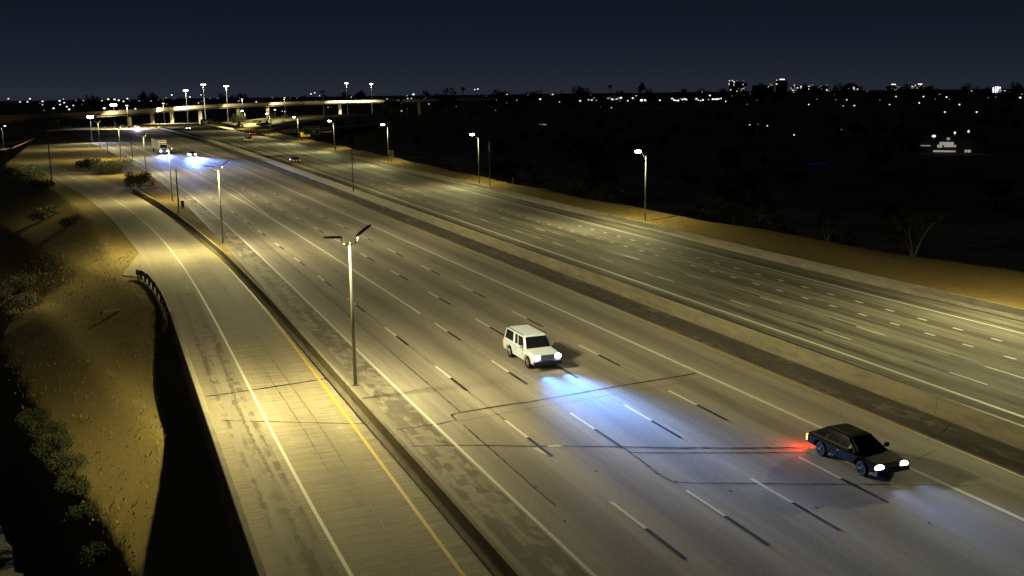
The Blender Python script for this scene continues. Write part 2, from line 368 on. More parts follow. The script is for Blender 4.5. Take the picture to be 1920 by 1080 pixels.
# joints and cracks (narrow sealed gaps), polylines on the slab
def crack(pts, w, par, name='expansion_joint', mat='seal_black', z=.009, jag=.03):
    m = MB(); P = []
    for a, b in zip(pts, pts[1:]):
        L = math.hypot(b[0]-a[0], b[1]-a[1]); n = max(1, int(L/.35))
        for i in range(n): P.append((a[0]+(b[0]-a[0])*i/n, a[1]+(b[1]-a[1])*i/n))
    P.append(pts[-1]); q = []
    for i, p in enumerate(P):
        a, b = P[max(0, i-1)], P[min(len(P)-1, i+1)]; dx, dy = b[0]-a[0], b[1]-a[1]; L = math.hypot(dx, dy) or 1
        o = random.uniform(-jag, jag); ww = w*random.uniform(.55, 1.25)/2; nx, ny = -dy/L, dx/L
        q.append(((p[0]+nx*(o-ww), p[1]+ny*(o-ww), z), (p[0]+nx*(o+ww), p[1]+ny*(o+ww), z)))
    for a, b in zip(q, q[1:]): m.quad(a[0], b[0], b[1], a[1])
    return m.build(name, mat, par)
crack([(16.75, 51.86), (17.33, 52.02), (18.79, 52.22), (21.56, 52.31), (27.57, 53.03), (30.5, 53.3), (33.48, 53.61)], .18, eb)
crack([(16.74, 50.65), (18.24, 50.79), (21.41, 51.17), (27.06, 51.7), (33.23, 52.28)], .035, eb)
crack([(16.78, 51.95), (16.66, 51.49), (16.8, 50.82), (15.6, 50.66), (14.11, 50.64), (13.36, 50.59)], .12, eb, 'crack', jag=.08)
crack([(13.34, 47.8), (15.44, 47.06), (19.57, 45.09)], .12, eb)
crack([(20.4, 44.75), (22.85, 43.61), (25.42, 42.27), (31.44, 39.65)], .14, eb)
crack([(22.99, 42.75), (23.16, 42.51), (25.79, 41.37), (31.01, 39.09)], .10, eb)
crack([(22.96, 38.35), (26.3, 36.77), (30.19, 35.01), (35.57, 32.62)], .09, eb)
crack([(22.95, 43.52), (22.99, 42.75), (22.89, 40.96), (22.8, 39.28), (22.96, 38.35)], .07, eb, 'crack', jag=.04)
crack([(33.7, 53.7), (36.3, 54.3), (38.9, 55.4)], .04, eb); crack([(33.9, 52.4), (37.2, 53.2), (40, 53.8)], .03, eb)
crack([(37.4, 38.3), (39.2, 38.9), (41.2, 40.3)], .05, eb); crack([(35.0, 36.4), (36.8, 36.9)], .05, eb, 'crack')
for fx, y0, y1, w in ((lambda y: F_(y)+2.0, 52, 190, .07), (lambda y: F_(y)+1.38, 38, 50.4, .08), (E_, 47, 160, .045), (C_, 40, 110, .022), (B_, 40, 110, .018), (D_, 39, 76, .022)):
    crack([(fx(y), y) for y in np.arange(y0, y1+.1, 4.)], w, eb, 'longitudinal_joint', jag=.02)
crack([(15.3, 118), (19.8, 119.5), (23, 121)], .04, eb, 'crack'); crack([(14.2, 86), (16.5, 86.6), (18.3, 87.6)], .03, eb, 'crack')
crack([(15.6, 57.0), (17.3, 57.4)], .03, eb, 'crack')
crack([(4.6, 61.01), (7.37, 61.29), (11.93, 61.92)], .2, rp, jag=.01); crack([(4.9, 56.0), (7.72, 54.52), (11.91, 52.28)], .08, rp, jag=.01)
crack([(5.22, 76.09), (7.69, 76.23), (10.54, 77.18)], .05, rp, 'crack'); crack([(5.2, 90), (8, 90.5), (11, 91.6)], .03, rp, 'crack')
crack([(RRE(y)-.06, y) for y in np.arange(26, 188, 3.)], .13, rp, 'gutter_joint', jag=.01)
for x0, y0, y1 in ((6.2, 40, 74), (9.6, 34, 78), (8.7, 46, 70)):
    crack([(x0+.15*math.sin(y*.2), y) for y in np.arange(y0, y1, 3.)], .22, rp, 'tyre_mark', 'tyre_dust', .006, .05) if x0 == 6.2 else crack([(x0+.1*math.sin(y*.15), y) for y in np.arange(y0, y1, 3.)], .03, rp, 'crack')
# small patches and tar blots
def blot(pts, mat, par, name, z=.016):
    m = MB(); m.quad(*[(x, y, z) for x, y in pts]); m.build(name, mat, par)
blot([(19.7, 45.2), (20.3, 45.0), (20.2, 44.8), (19.65, 44.95)], 'patch_white', eb, 'grout_patch', .0105)
blot([(18.86, 45.1), (19.05, 45.1), (19.2, 44.0), (19.0, 44.0)], 'patch_white', eb, 'grout_patch', .0105)
for x, y in ((17.45, 58.6), (22.86, 40.6), (22.8, 39.6), (23.05, 38.4), (30.2, 30.4), (35.2, 33.9), (17.0, 40.4), (16.6, 36.4), (20.3, 41.0), (33.9, 57.8), (27.0, 33.5), (24.7, 36.5)):
    blot([(x+math.cos(t)*random.uniform(.03, .10), y+math.sin(t)*random.uniform(.05, .18)) for t in np.arange(0, 6.28, .9)], 'patch_tar', eb, 'tar_blot')

# ------------------------------------------------------------------ verges (dirt embankments)
def zleft(x, y):
    q = (x-2)*-.98+(y-56.8)*-.19
    if q < -2.5: z = min(0., -1.4+.29*(-q-2.5))
    elif q < 0: z = -1.4+.10*max(0, 1-abs(q+.5)*2)
    elif q < 4.6: z = -1.4-.5*q
    elif q < 5.0: z = -3.7-(q-4.6)*6
    else: z = -6.1-min(3., (q-5)*3)
    d = RLE(min(y, 296))-x
    return max(-9., z-.42*max(0., d-3.2)*min(1., max(0., (y-98)/24)))
from mathutils import noise as mn_
def bumpy(x, y): return .06*mn_.noise((x*.25, y*.2, 3.1))+.03*mn_.noise((x*1.1, y*.9, 7.7))
lv = MB(); Yv = [24+1.2*i for i in range(95)]+[138+4*i for i in range(126)]
off = [0, .4, .8, 1.2, 1.7, 2.2, 2.7, 3.2, 3.8, 4.4, 5.0, 5.6, 6.2, 6.8, 7.4, 8, 8.7, 9.4, 10.2, 11, 12, 13, 14, 16, 18, 21, 25, 30, 38, 50, 70]
base = lambda y: (RLE(y) if y < 290 else -16.)
grid = [[(base(y)+.02-o, y, (zleft(base(y)-o, y)-.04+(bumpy(base(y)-o, y) if o > .5 else 0))) for o in off] for y in Yv]
n0 = len(off)
lv.v = [p for row in grid for p in row]
for i in range(len(Yv)-1):
    for k in range(n0-1): lv.f.append((i*n0+k+1, i*n0+k, (i+1)*n0+k, (i+1)*n0+k+1)); lv.mi.append(0); lv.uv.append(None)
struct(lv.build('dirt_verge', 'dirt_slope', None, True))
CR = pw([(24, 77), (66, 74.6), (78, 72.9), (107, 70.0), (123, 68.8), (147, 67.8), (175, 67.3), (210, 67.2), (300, 68.), (400, 67.5), (640, 62)])
rv = MB(); offr = [0, .25, .5, .75, 1.0, 1.15, 1.4, 1.8, 2.3, 3.0, 4.0]
def zr(t, y):
    x = t
    if t <= 1: return .62+.5*t*t+.1*math.sin(y*.21)*t
    return max(-7.05, 1.12-(t-1)*2.6+.1*math.sin(y*.21))
gridr = []
for y in Yv:
    a, b = RB(y)+.5, CR(y); row = []
    for t in offr:
        x = a+(b-a)*t if t <= 1 else b+(t-1)*6.5
        row.append((x, y, zr(t, y)+bumpy(x, y)*min(1, t*2)))
    gridr.append(row)
n0 = len(offr); rv.v = [p for row in gridr for p in row]
for i in range(len(Yv)-1):
    for k in range(n0-1): rv.f.append((i*n0+k, i*n0+k+1, (i+1)*n0+k+1, (i+1)*n0+k)); rv.mi.append(0); rv.uv.append(None)
struct(rv.build('dirt_verge', 'dirt', None, True))
m = MB(); m.box(-70, -1.5, 20, 62, -7.3, -6.9); m.box(-70, -12, 62, 100, -7.3, -6.91); struct(m.build('lower_street', 'street_asphalt'))
def zright(x, y): return .62+.5*min(1, max(0, (x-RB(y)-.5)/(CR(y)-RB(y)-.5)))**2
# concrete strip along the break of the left slope, and the apron behind the guardrail
m = MB(); m.quad((3.9, 90, .008), (4.3, 90, .008), (3.3, 121.2, .008), (3.0, 121.2, .008), (.91, 107.3, .008), (2.75, 104.9, .008), uv=[(0, 0), (.5, 0), (1, 31), (0, 31), (-2, 17), (0, 15)])
struct(m.build('concrete_apron', 'apron_concrete'))

def scatter(name, label, mat, n, pick, tall):
    m = MB()
    for _ in range(n):
        x, y, z = pick()
        if tall:
            for k in range(5):
                a = random.uniform(0, 6.28); h = random.uniform(.12, .38); d = Vector((math.cos(a)*h*.6, math.sin(a)*h*.6, h)); s_ = Vector((-math.sin(a), math.cos(a), 0))*.025; p = Vector((x, y, z-.03)); m.quad(p-s_, p+s_, p+d)
        else:
            r = random.uniform(.03, .11); t = random.uniform(0, 6.28); P5 = [(x+r*math.cos(t+k*1.57)*random.uniform(.6, 1.2), y+r*math.sin(t+k*1.57)*random.uniform(.6, 1.2), z-.02) for k in range(4)]; top = (x, y, z+r*random.uniform(.5, .9))
            for k in range(4): m.quad(P5[k], P5[(k+1) % 4], top)
    o = m.build(name, mat); tag(o, label, 'ground cover'); struct(o, 'stuff')
def pickl():
    y = random.uniform(40, 150); x = base(y)-.6-14*random.random()**1.3; return x, y, zleft(x, y)-.04+bumpy(x, y)
def pickr():
    y = random.uniform(40, 260); a, b = RB(y)+.6, CR(y); t = random.random(); x = a+(b-a)*t; return x, y, zr(t, y)+bumpy(x, y)*min(1, t*2)
scatter('gravel', 'small stones scattered over the left dirt slope', 'stone', 2400, pickl, False); scatter('dry_grass', 'dry grass tufts scattered over the left dirt slope', 'straw', 650, pickl, True)
scatter('gravel', 'small stones scattered over the far dirt bank', 'stone', 3500, pickr, False); scatter('dry_grass', 'dry grass tufts scattered over the far dirt bank', 'straw', 500, pickr, True)

# ------------------------------------------------------------------ barriers
def barrier(name, label, fx, y0, y1, prof, mat, z0=0., cap=None):
    m = MB(); Y = ys(y0, y1); rows = [[(fx(y)+dx, y, z0+dz) for dx, dz in prof] for y in Y]; k = len(prof)
    for a, b in zip(rows, rows[1:]):
        for i in range(k-1): m.quad(a[i], b[i], b[i+1], a[i+1])
    m.quad(*rows[0]); m.quad(*reversed(rows[-1]))
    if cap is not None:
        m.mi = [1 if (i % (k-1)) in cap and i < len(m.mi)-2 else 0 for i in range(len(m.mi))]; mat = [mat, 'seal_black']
    o = m.build(name, mat); return tag(o, label, 'barrier')
JER = [(0, -.3), (0, .08), (.17, .33), (.22, .85), (.42, .85), (.47, .33), (.64, .08), (.64, -.3)]
dv = barrier('concrete_barrier', 'curving concrete barrier between the exit ramp and the freeway, carrying the lamp posts', DL, 24, 197, JER, 'barrier_concrete')
MED = [(0, -.1), (0, .10), (.12, .30), (.20, 1.05), (.42, 1.05), (.50, .30), (.62, .10), (.62, -.1)]
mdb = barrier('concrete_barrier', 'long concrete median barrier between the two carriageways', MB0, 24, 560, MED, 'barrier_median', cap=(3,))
PAR = [(0, -6.5), (0, .82), (.04, .85), (.26, .85), (.30, .82), (.34, .3), (.46, .08), (.46, -.2)]
pr = barrier('parapet_wall', 'concrete parapet on top of the dark retaining wall along the exit ramp', lambda y: 3.95, 24, 83, PAR, 'barrier_concrete')
barrier('concrete_barrier', 'low concrete barrier along the dirt bank at the far edge of the freeway', RB, 24, 420, [(0, -.2), (0, .08), (.20, .33), (.28, .85), (.46, .85), (.5, .2)], 'barrier_concrete')
crack([(RB(y)-.12, y) for y in np.arange(26, 300, 4.)], .10, wb, 'gutter_joint', z=.013, jag=.01)
def joints(par, fx, prof, n, Y, w=.016):
    for y in Y:
        m = MB(); P_ = [(fx(y)+dx-.004, dz+(.004 if i >= n-1 else 0)) for i, (dx, dz) in enumerate(prof[:n])]
        for (x0, z0), (x1, z1) in zip(P_[1:], P_[2:]): m.quad((x0, y-w, z0), (x0, y+w, z0), (x1, y+w, z1), (x1, y-w, z1))
        m.build('barrier_joint', 'seal_black', par)
joints(dv, DL, JER, 5, np.arange(27.3, 150, 6.1)); joints(mdb, MB0, MED, 4, np.arange(29, 120, 12.2), .012)
# guardrail at the parapet end: rail and posts
gt = thing('guardrail', 'short curved steel guardrail with posts at the parapet end', 'guardrail', (3.95, 82.6, 0))
gp = [(3.98, 82.2), (3.97, 86.2), (3.88, 91.0), (3.62, 96.8), (3.25, 101.3), (2.75, 104.3), (2.35, 104.6)]
gpts = [(float(np.interp(t, range(7), [p[0] for p in gp]))-3.95, float(np.interp(t, range(7), [p[1] for p in gp]))-82.6) for t in np.linspace(0, 6, 31)]
m = MB(); prof = [(.0, .30), (.06, .36), (.06, .48), (0, .55), (.06, .62), (.06, .74), (0, .80)]
for (xa, ya), (xb, yb) in zip(gpts, gpts[1:]):
    for (d0, z0), (d1, z1) in zip(prof, prof[1:]):
        m.quad((xa+d0, ya, z0), (xb+d0, yb, z0), (xb+d1, yb, z1), (xa+d1, ya, z1)); m.quad((xa+d0-.02, ya, z0), (xa+d1-.02, ya, z1), (xb+d1-.02, yb, z1), (xb+d0-.02, yb, z0))
m.build('rail', 'galvanised', gt)
for i in range(1, 30, 3):
    m = MB(); x, y = gpts[i]; m.box(x-.2, x-.03, y-.08, y+.08, -.4, .78); m.build('post', 'bark_dark', gt)
m = MB(); m.box(-1.75, -1.5, 21.7, 22.2, .4, .85); m.build('end_terminal', 'dark_steel', gt)

# ------------------------------------------------------------------ lamp posts
LC = (1.0, .86, .37); LW = (1.0, .92, .42)
def lamp_post(name, label, cat, loc, group, zb, Htop, heads, power, col, lens, size=168, blend=.12, hl=1.05, glow_dome=0):
    t = thing(name, label, cat, loc, 0, group); m = MB()
    m.box(-.17, .17, -.17, .17, zb, zb+.05); m.build('base_plate', 'galvanised', t)
    m = MB(); m.tube([(0, 0, zb+.05), (0, 0, zb+.5*(Htop-zb)), (0, 0, Htop)], [.11, .09, .06], 10); m.build('pole', 'galvanised', t, True)
    for sx, tilt, pw_, lat, lon, bk in heads:
        m = MB(); m.tube([(0, 0, Htop-.12), (sx*.2, 0, Htop-.14), (sx*.36, 0, Htop-.08), (sx*.44, 0, Htop+.08), (sx*.46, 0, Htop+.24)], .045, 8); m.build('arm', 'galvanised', t, True)
        a = R(tilt); d = Vector((sx*math.cos(a), 0, math.sin(a))); up = Vector((-sx*math.sin(a), 0, math.cos(a)))
        o = Vector((sx*.42, 0, Htop+.24)); m = MB(); w = .17
        def pt(l, y, h): return o+d*l+up*h+Vector((0, y, 0))
        secs = [(0, .06, 0, .07), (.12, .09, 0, .10), (.35, w, 0, .10), (hl-.1, w, 0, .08), (hl, w*.8, .01, .06)]
        for (l0, y0, a0, b0), (l1, y1, a1, b1) in zip(secs, secs[1:]):
            q0 = [pt(l0, -y0, a0), pt(l0, y0, a0), pt(l0, y0, b0), pt(l0, -y0, b0)]; q1 = [pt(l1, -y1, a1), pt(l1, y1, a1), pt(l1, y1, b1), pt(l1, -y1, b1)]
            for i in range(4): m.quad(q0[i], q0[(i+1) % 4], q1[(i+1) % 4], q1[i])
        m.quad(*[pt(secs[0][0], s*secs[0][1], h) for s, h in ((-1, 0), (-1, .07), (1, .07), (1, 0))]); m.quad(*[pt(hl, s*w*.8, h) for s, h in ((-1, .01), (1, .01), (1, .06), (-1, .06))])
        hd = m.build('luminaire', 'luminaire_grey', t)
        m = MB(); m.quad(pt(.36, -.14, -.004), pt(.36, .14, -.004), pt(hl-.12, .14, -.004), pt(hl-.12, -.14, -.004)); m.ball(pt(hl*.6, 0, -.03), (.36*glow_dome, .2*glow_dome, .15*glow_dome), 0, 10, 6) if glow_dome else None; m.build('lens', lens, hd)  # added glowing ball swells the far side lamps into a larger glare
        road_optic(spot(hd, pt(hl*.62, 0, -.2-.22*glow_dome), (0, 0, -1), pw_*power, col if glow_dome or sx < 0 else (1.0, .88, .455), size, blend, .1).data, sx, lat, lon, min(.5, lon), bk)
    return t
HD = [(-1, 3, 3.4, 1.35, -.7, .35), (1, 36, 1.75, 1.2, .85, .15)]
TL = 'lamp posts along the ramp divider'
lp = lamp_post('lamp_post', 'tall double-headed lamp post standing on the divider barrier nearest the camera', 'lamp post', (12.63, 56.9, 0), TL, .84, 9.25, HD, 4200, LC, 'lens_row')
dup(lp, None, (12.0, 119.2, 0), None, 'double-headed lamp post on the divider barrier, second from the camera')
for y, l in ((179.9, 'double-headed lamp post on the lit dirt gore beside the bush'), (240.5, 'double-headed lamp post at the shoulder beyond the gore bushes')):
    dup(lp, None, (SH(y)-(1.4 if y < 200 else .8), y, -.86), None, l)
dup(lp, None, (SH(302)-.8, 302, -.86), None, 'distant double-headed lamp post at the near shoulder before the truck')
dup(lp, None, (SH(366)-.8, 366, -.86), None, 'farthest double-headed lamp post of the near shoulder row')
TR = 'single lamp posts along the far dirt bank'
rl = lamp_post('lamp_post', 'glaring single lamp post on the dirt bank, nearest of the far side', 'lamp post', (64.6, 116.5, 0), TR, .62, 9.1, [(-1, 20, 1.0, .9, -.25, .42)], 8200, LW, 'lens_warm', 168, .12, 1.25, 1.3)
for x, y, l in ((63.7, 177, 'glaring single lamp post on the dirt bank beside the bare pole'), (63.8, 241, 'glaring single lamp post behind the white speed sign'), (63.9, 302.5, 'single lamp post on the bank between the speed sign and the sign gantry'),
                (63.2, 357, 'distant glaring lamp post above the sign gantry'), (63.4, 420, 'distant glaring lamp post left of the sign gantry'), (63.3, 494, 'farthest glaring lamp post of the far bank row'), (65.6, 56, 'glaring lamp post just off the right edge of the picture')):
    dup(rl, None, (x, y, 0 if y < 300 else -.6), None, l)
for o in [o for o in C.objects if o.type == 'LIGHT' and o.parent and o.parent.parent and o.parent.parent.get('group') == TL and o.parent.parent.location.y > 150 and o.location.x < 0]:
    o.data = o.data.copy(); o.data.energy *= .45      # the ramp side heads farther along the row are dimmer

def pole(name, label, x, y, z0, z1, r, mat, cat='pole'):
    t = thing(name, label, cat, (x, y, 0)); m = MB(); m.tube([(0, 0, z0), (0, 0, z1)], [r, r*.7], 8); m.build('shaft', mat, t, True)
    m = MB(); m.box(-r*1.7, r*1.7, -r*1.7, r*1.7, z0-.02, z0+.06); m.build('base_plate', mat, t); return t
pole('steel_pole', 'dark bare pole standing in the median in front of the far carriageway', 38.95, 170.7, 1.05, 8.9, .10, 'dark_steel')
pole('steel_pole', 'dark bare pole on the dirt gore next to the utility box', 10.65, 169.1, 0, 5.9, .12, 'dark_steel')
pole('steel_pole', 'grey bare pole on the far dirt bank next to a glaring lamp', 63.6, 171.1, .6, 9.1, .09, 'galvanised')
pole('steel_pole', 'tall grey utility pole at the left edge of the exit ramp', -9.6, 226, 0, 12.6, .13, 'galvanised')
pole('steel_pole', 'thin dark pole at the near shoulder before the distant truck', 7.6, 290, 0, 6.2, .10, 'dark_steel')
pole('steel_pole', 'small dark pole at the bend of the near shoulder', 2.0, 345, 0, 6.2, .10, 'dark_steel')
t = thing('utility_box', 'small dark utility cabinet beside the bare pole on the gore', 'utility box', (11.25, 168.9, 0)); m = MB(); m.box(-.22, .22, -.2, .2, 0, .95); m.build('cabinet', 'box_green', t); m = MB(); m.box(-.26, .26, -.24, .24, .95, 1.0); m.build('lid', 'dark_steel', t); m = MB(); m.box(-.02, .02, -.22, -.2, .4, .6); m.build('handle', 'galvanised', t)
def marker(x, y, z, h, label):
    t = thing('marker_post', label, 'marker post', (x, y, z)); m = MB(); m.box(-.07, .07, -.02, .02, -.1, h); m.build('post', 'pvc_white', t); m = MB(); m.box(-.075, .075, -.025, -.018, h-.3, h-.12); m.build('reflector', 'sign_yellow', t)
marker(67.0, 168.5, zright(67, 168.5), 1.3, 'white marker post on the far dirt bank'); marker(-1.4, 107.4, -.9, .9, 'white marker post on the dirt slope left of the guardrail'); marker(-6.8, 104, -1.35, .8, 'faint marker post on the dark slope at far left')
t = thing('drain_pipe', 'short concrete drain pipe lying on the dirt slope', 'pipe', (-.3, 92.4, zleft(-.3, 92.4)+.05)); m = MB(); m.tube([(-.7, 0, .12), (.8, .4, .16)], .13, 10, cap=False); m.build('barrel', 'barrier_concrete', t); m = MB(); m.tube([(-.78, -.02, .12), (-.68, 0, .12)], .16, 10); m.build('collar', 'dark_steel', t)
t = thing('wooden_plank', 'pale plank lying on the lower dirt slope', 'plank', (-4.0, 68.3, zleft(-4.0, 68.3)+.06), R(-30)); m = MB(); m.box(-.12, .12, -.95, .95, 0, .07); m.build('board', 'bark', t); m = MB(); m.box(-.14, .14, -.75, -.65, .07, .11); m.build('cleat', 'bark', t)

# ------------------------------------------------------------------ signs
def text(body, size, loc, parent, mat):
    cu = bpy.data.curves.new('lettering', 'FONT'); cu.body = body; cu.size = size; cu.align_x = 'CENTER'; cu.align_y = 'CENTER'; cu.extrude = .004; cu.offset = .012
    o = bpy.data.objects.new('lettering_tmp', cu); C.objects.link(o); bpy.context.view_layer.update()
    me = bpy.data.meshes.new_from_object(o.evaluated_get(bpy.context.evaluated_depsgraph_get())); bpy.data.objects.remove(o); me.materials.clear(); me.materials.append(M[mat])
    q = obj('lettering', me, parent, loc); q.rotation_euler = (R(90), 0, 0); return q
t = thing('speed_limit_sign', 'white speed limit sign on a post at the far dirt bank', 'road sign', (63.75, 238.5, .7), R(-12))
m = MB(); m.tube([(0, .06, -.2), (0, .06, 2.9)], .07, 8); m.build('post', 'dark_steel', t)
m = MB(); m.box(-.62, .62, -.02, .02, 1.35, 3.0); pn = m.build('panel', 'sign_white', t)
text('SPEED', .26, (0, -.03, 2.78), t, 'sign_black'); text('LIMIT', .26, (0, -.03, 2.5), t, 'sign_black'); text('65', .95, (0, -.03, 1.88), t, 'sign_black')
m = MB()
for a in ((-.58, .58, 2.95, 2.97), (-.58, .58, 1.38, 1.40), (-.58, -.56, 1.4, 2.95), (.56, .58, 1.4, 2.95)): m.box(a[0], a[1], -.03, -.021, a[2], a[3])
m.build('border', 'sign_black', t)
t = thing('exit_sign', 'bright yellow roadside sign on two posts below the gantry', 'road sign', (66.1, 360, 0), R(-8))
for x in (-1.1, 1.1): m = MB(); m.tube([(x, .08, 0), (x, .08, 3.6)], .08, 6); m.build('post', 'dark_steel', t)
m = MB(); m.box(-1.6, 1.6, -.03, .03, 2.15, 3.75); m.build('panel', 'sign_yellow', t)
m = MB()
for z in (2.2, 3.66): m.box(-1.55, 1.55, -.045, -.032, z, z+.05)
for x in (-.95, -.45, .15, .6): m.box(x, x+.32, -.045, -.032, 3.0, 3.4)
for x in (-.7, -.1, .4): m.box(x, x+.36, -.045, -.032, 2.45, 2.8)
m.build('marks', 'sign_black', t)
t = thing('sign_gantry', 'cantilever sign truss with green panels over the far carriageway', 'sign gantry', (63.6, 300, 0))
m = MB(); m.tube([(0, 0, -.5), (0, 0, 7.6)], .2, 10); m.build('column', 'galvanised', t)
m = MB()
for z in (5.9, 7.0):
    for y in (-.3, .3): m.tube([(-14.6, y, z), (.2, y, z)], .05, 6)
m.build('chord', 'galvanised', t)
for i in range(10):
    m = MB(); x = -14.6+i*1.46
    for y in (-.3, .3): m.tube([(x, y, 5.9), (x+.73, y, 7.0), (x+1.46, y, 5.9)], .03, 5)
    m.build('lattice', 'galvanised', t)
for x0, x1, z0, z1 in ((-9.0, -6.2, 5.35, 7.7), (-5.9, -4.4, 5.35, 7.6)):
    m = MB(); m.box(x0, x1, -.45, -.38, z0, z1); p = m.build('sign_panel', 'sign_green', t); m = MB()
    for a in ((x0, x1, z1-.1, z1), (x0, x1, z0, z0+.1), (x0, x0+.1, z0, z1), (x1-.1, x1, z0, z1)): m.box(a[0], a[1], -.47, -.452, a[2], a[3])
    m.box(x0+.4, x1-.5, -.47, -.452, z1-.75, z1-.5); m.build('border', 'sign_white', p)
t = thing('guide_sign', 'small green guide sign on posts near the overpass', 'road sign', (47.9, 520, 0), R(-8))
for x in (-1.5, 1.5): m = MB(); m.tube([(x, .1, 0), (x, .1, 4.8)], .1, 6); m.build('post', 'galvanised', t)
m = MB(); m.box(-2.3, 2.3, -.04, .04, 2.5, 4.9); p = m.build('panel', 'sign_green', t); m = MB(); m.box(-1.6, 1.4, -.06, -.045, 3.8, 4.1); m.box(-1.2, 1.0, -.06, -.045, 3.1, 3.4); m.build('marks', 'sign_white', p)

# ------------------------------------------------------------------ vehicles (front towards -Y)
def lathe_wheel(parent, x, y, r, w, side, rimm='alloy'):
    tm = MB(); n = 20
    prof = [(r*.62, -w/2), (r*.93, -w/2), (r, -w*.34), (r, w*.34), (r*.93, w/2), (r*.62, w/2)]
    b = len(tm.v)
    for pr_, px in prof:
        for k in range(n): a = 2*math.pi*k/n; tm.v.append((px, pr_*math.cos(a), pr_*math.sin(a)))
    for i in range(len(prof)-1):
        for k in range(n): tm.f.append((i*n+k, i*n+(k+1) % n, (i+1)*n+(k+1) % n, (i+1)*n+k)); tm.mi.append(0); tm.uv.append(None)
    wh = tm.build('wheel', 'rubber', parent); wh.location = (x, y, r)
    rm = MB(); s = side
    rm.tube([(s*w*.36, 0, 0), (s*w*.40, 0, 0)], r*.63, 16)
    for k in range(6):
        a = math.pi*k/3; rm.tube([(s*w*.40, 0, 0), (s*w*.46, math.cos(a)*r*.52, math.sin(a)*r*.52)], .035, 5)
    rm.tube([(s*w*.4, 0, 0), (s*w*.5, 0, 0)], r*.16, 8); rm.build('rim', rimm, wh); return wh
def extrude_body(name, prof, hw, mat, parent, bev=.05, taper=None):
    bm = bmesh.new(); vs = [bm.verts.new((-hw, y, z)) for y, z in prof]; f = bm.faces.new(vs)
    r = bmesh.ops.extrude_face_region(bm, geom=[f]); nv = [v for v in r['geom'] if isinstance(v, bmesh.types.BMVert)]
    bmesh.ops.translate(bm, vec=(2*hw, 0, 0), verts=nv); bmesh.ops.recalc_face_normals(bm, faces=bm.faces)
    if taper:
        for v in bm.verts: v.co.x *= taper(v.co.y, v.co.z)
    ed = [e for e in bm.edges if abs(abs(e.verts[0].co.x)-abs(e.verts[1].co.x)) < .2 and e.verts[0].co.x*e.verts[1].co.x > 0]
    bmesh.ops.bevel(bm, geom=ed, offset=bev, segments=3, affect='EDGES', clamp_overlap=True)
    bmesh.ops.triangulate(bm, faces=[f for f in bm.faces if len(f.verts) > 6])
    me = bpy.data.meshes.new(name); bm.to_mesh(me); bm.free(); me.materials.append(M[mat]); me.polygons.foreach_set('use_smooth', [True]*len(me.polygons)); me.set_sharp_from_angle(angle=R(38)); return obj(name, me, parent)
def arch(y, r, z0, n=7): return [(y+r*math.cos(math.pi*k/n), z0+r*math.sin(math.pi*k/n)) for k in range(n+1)]
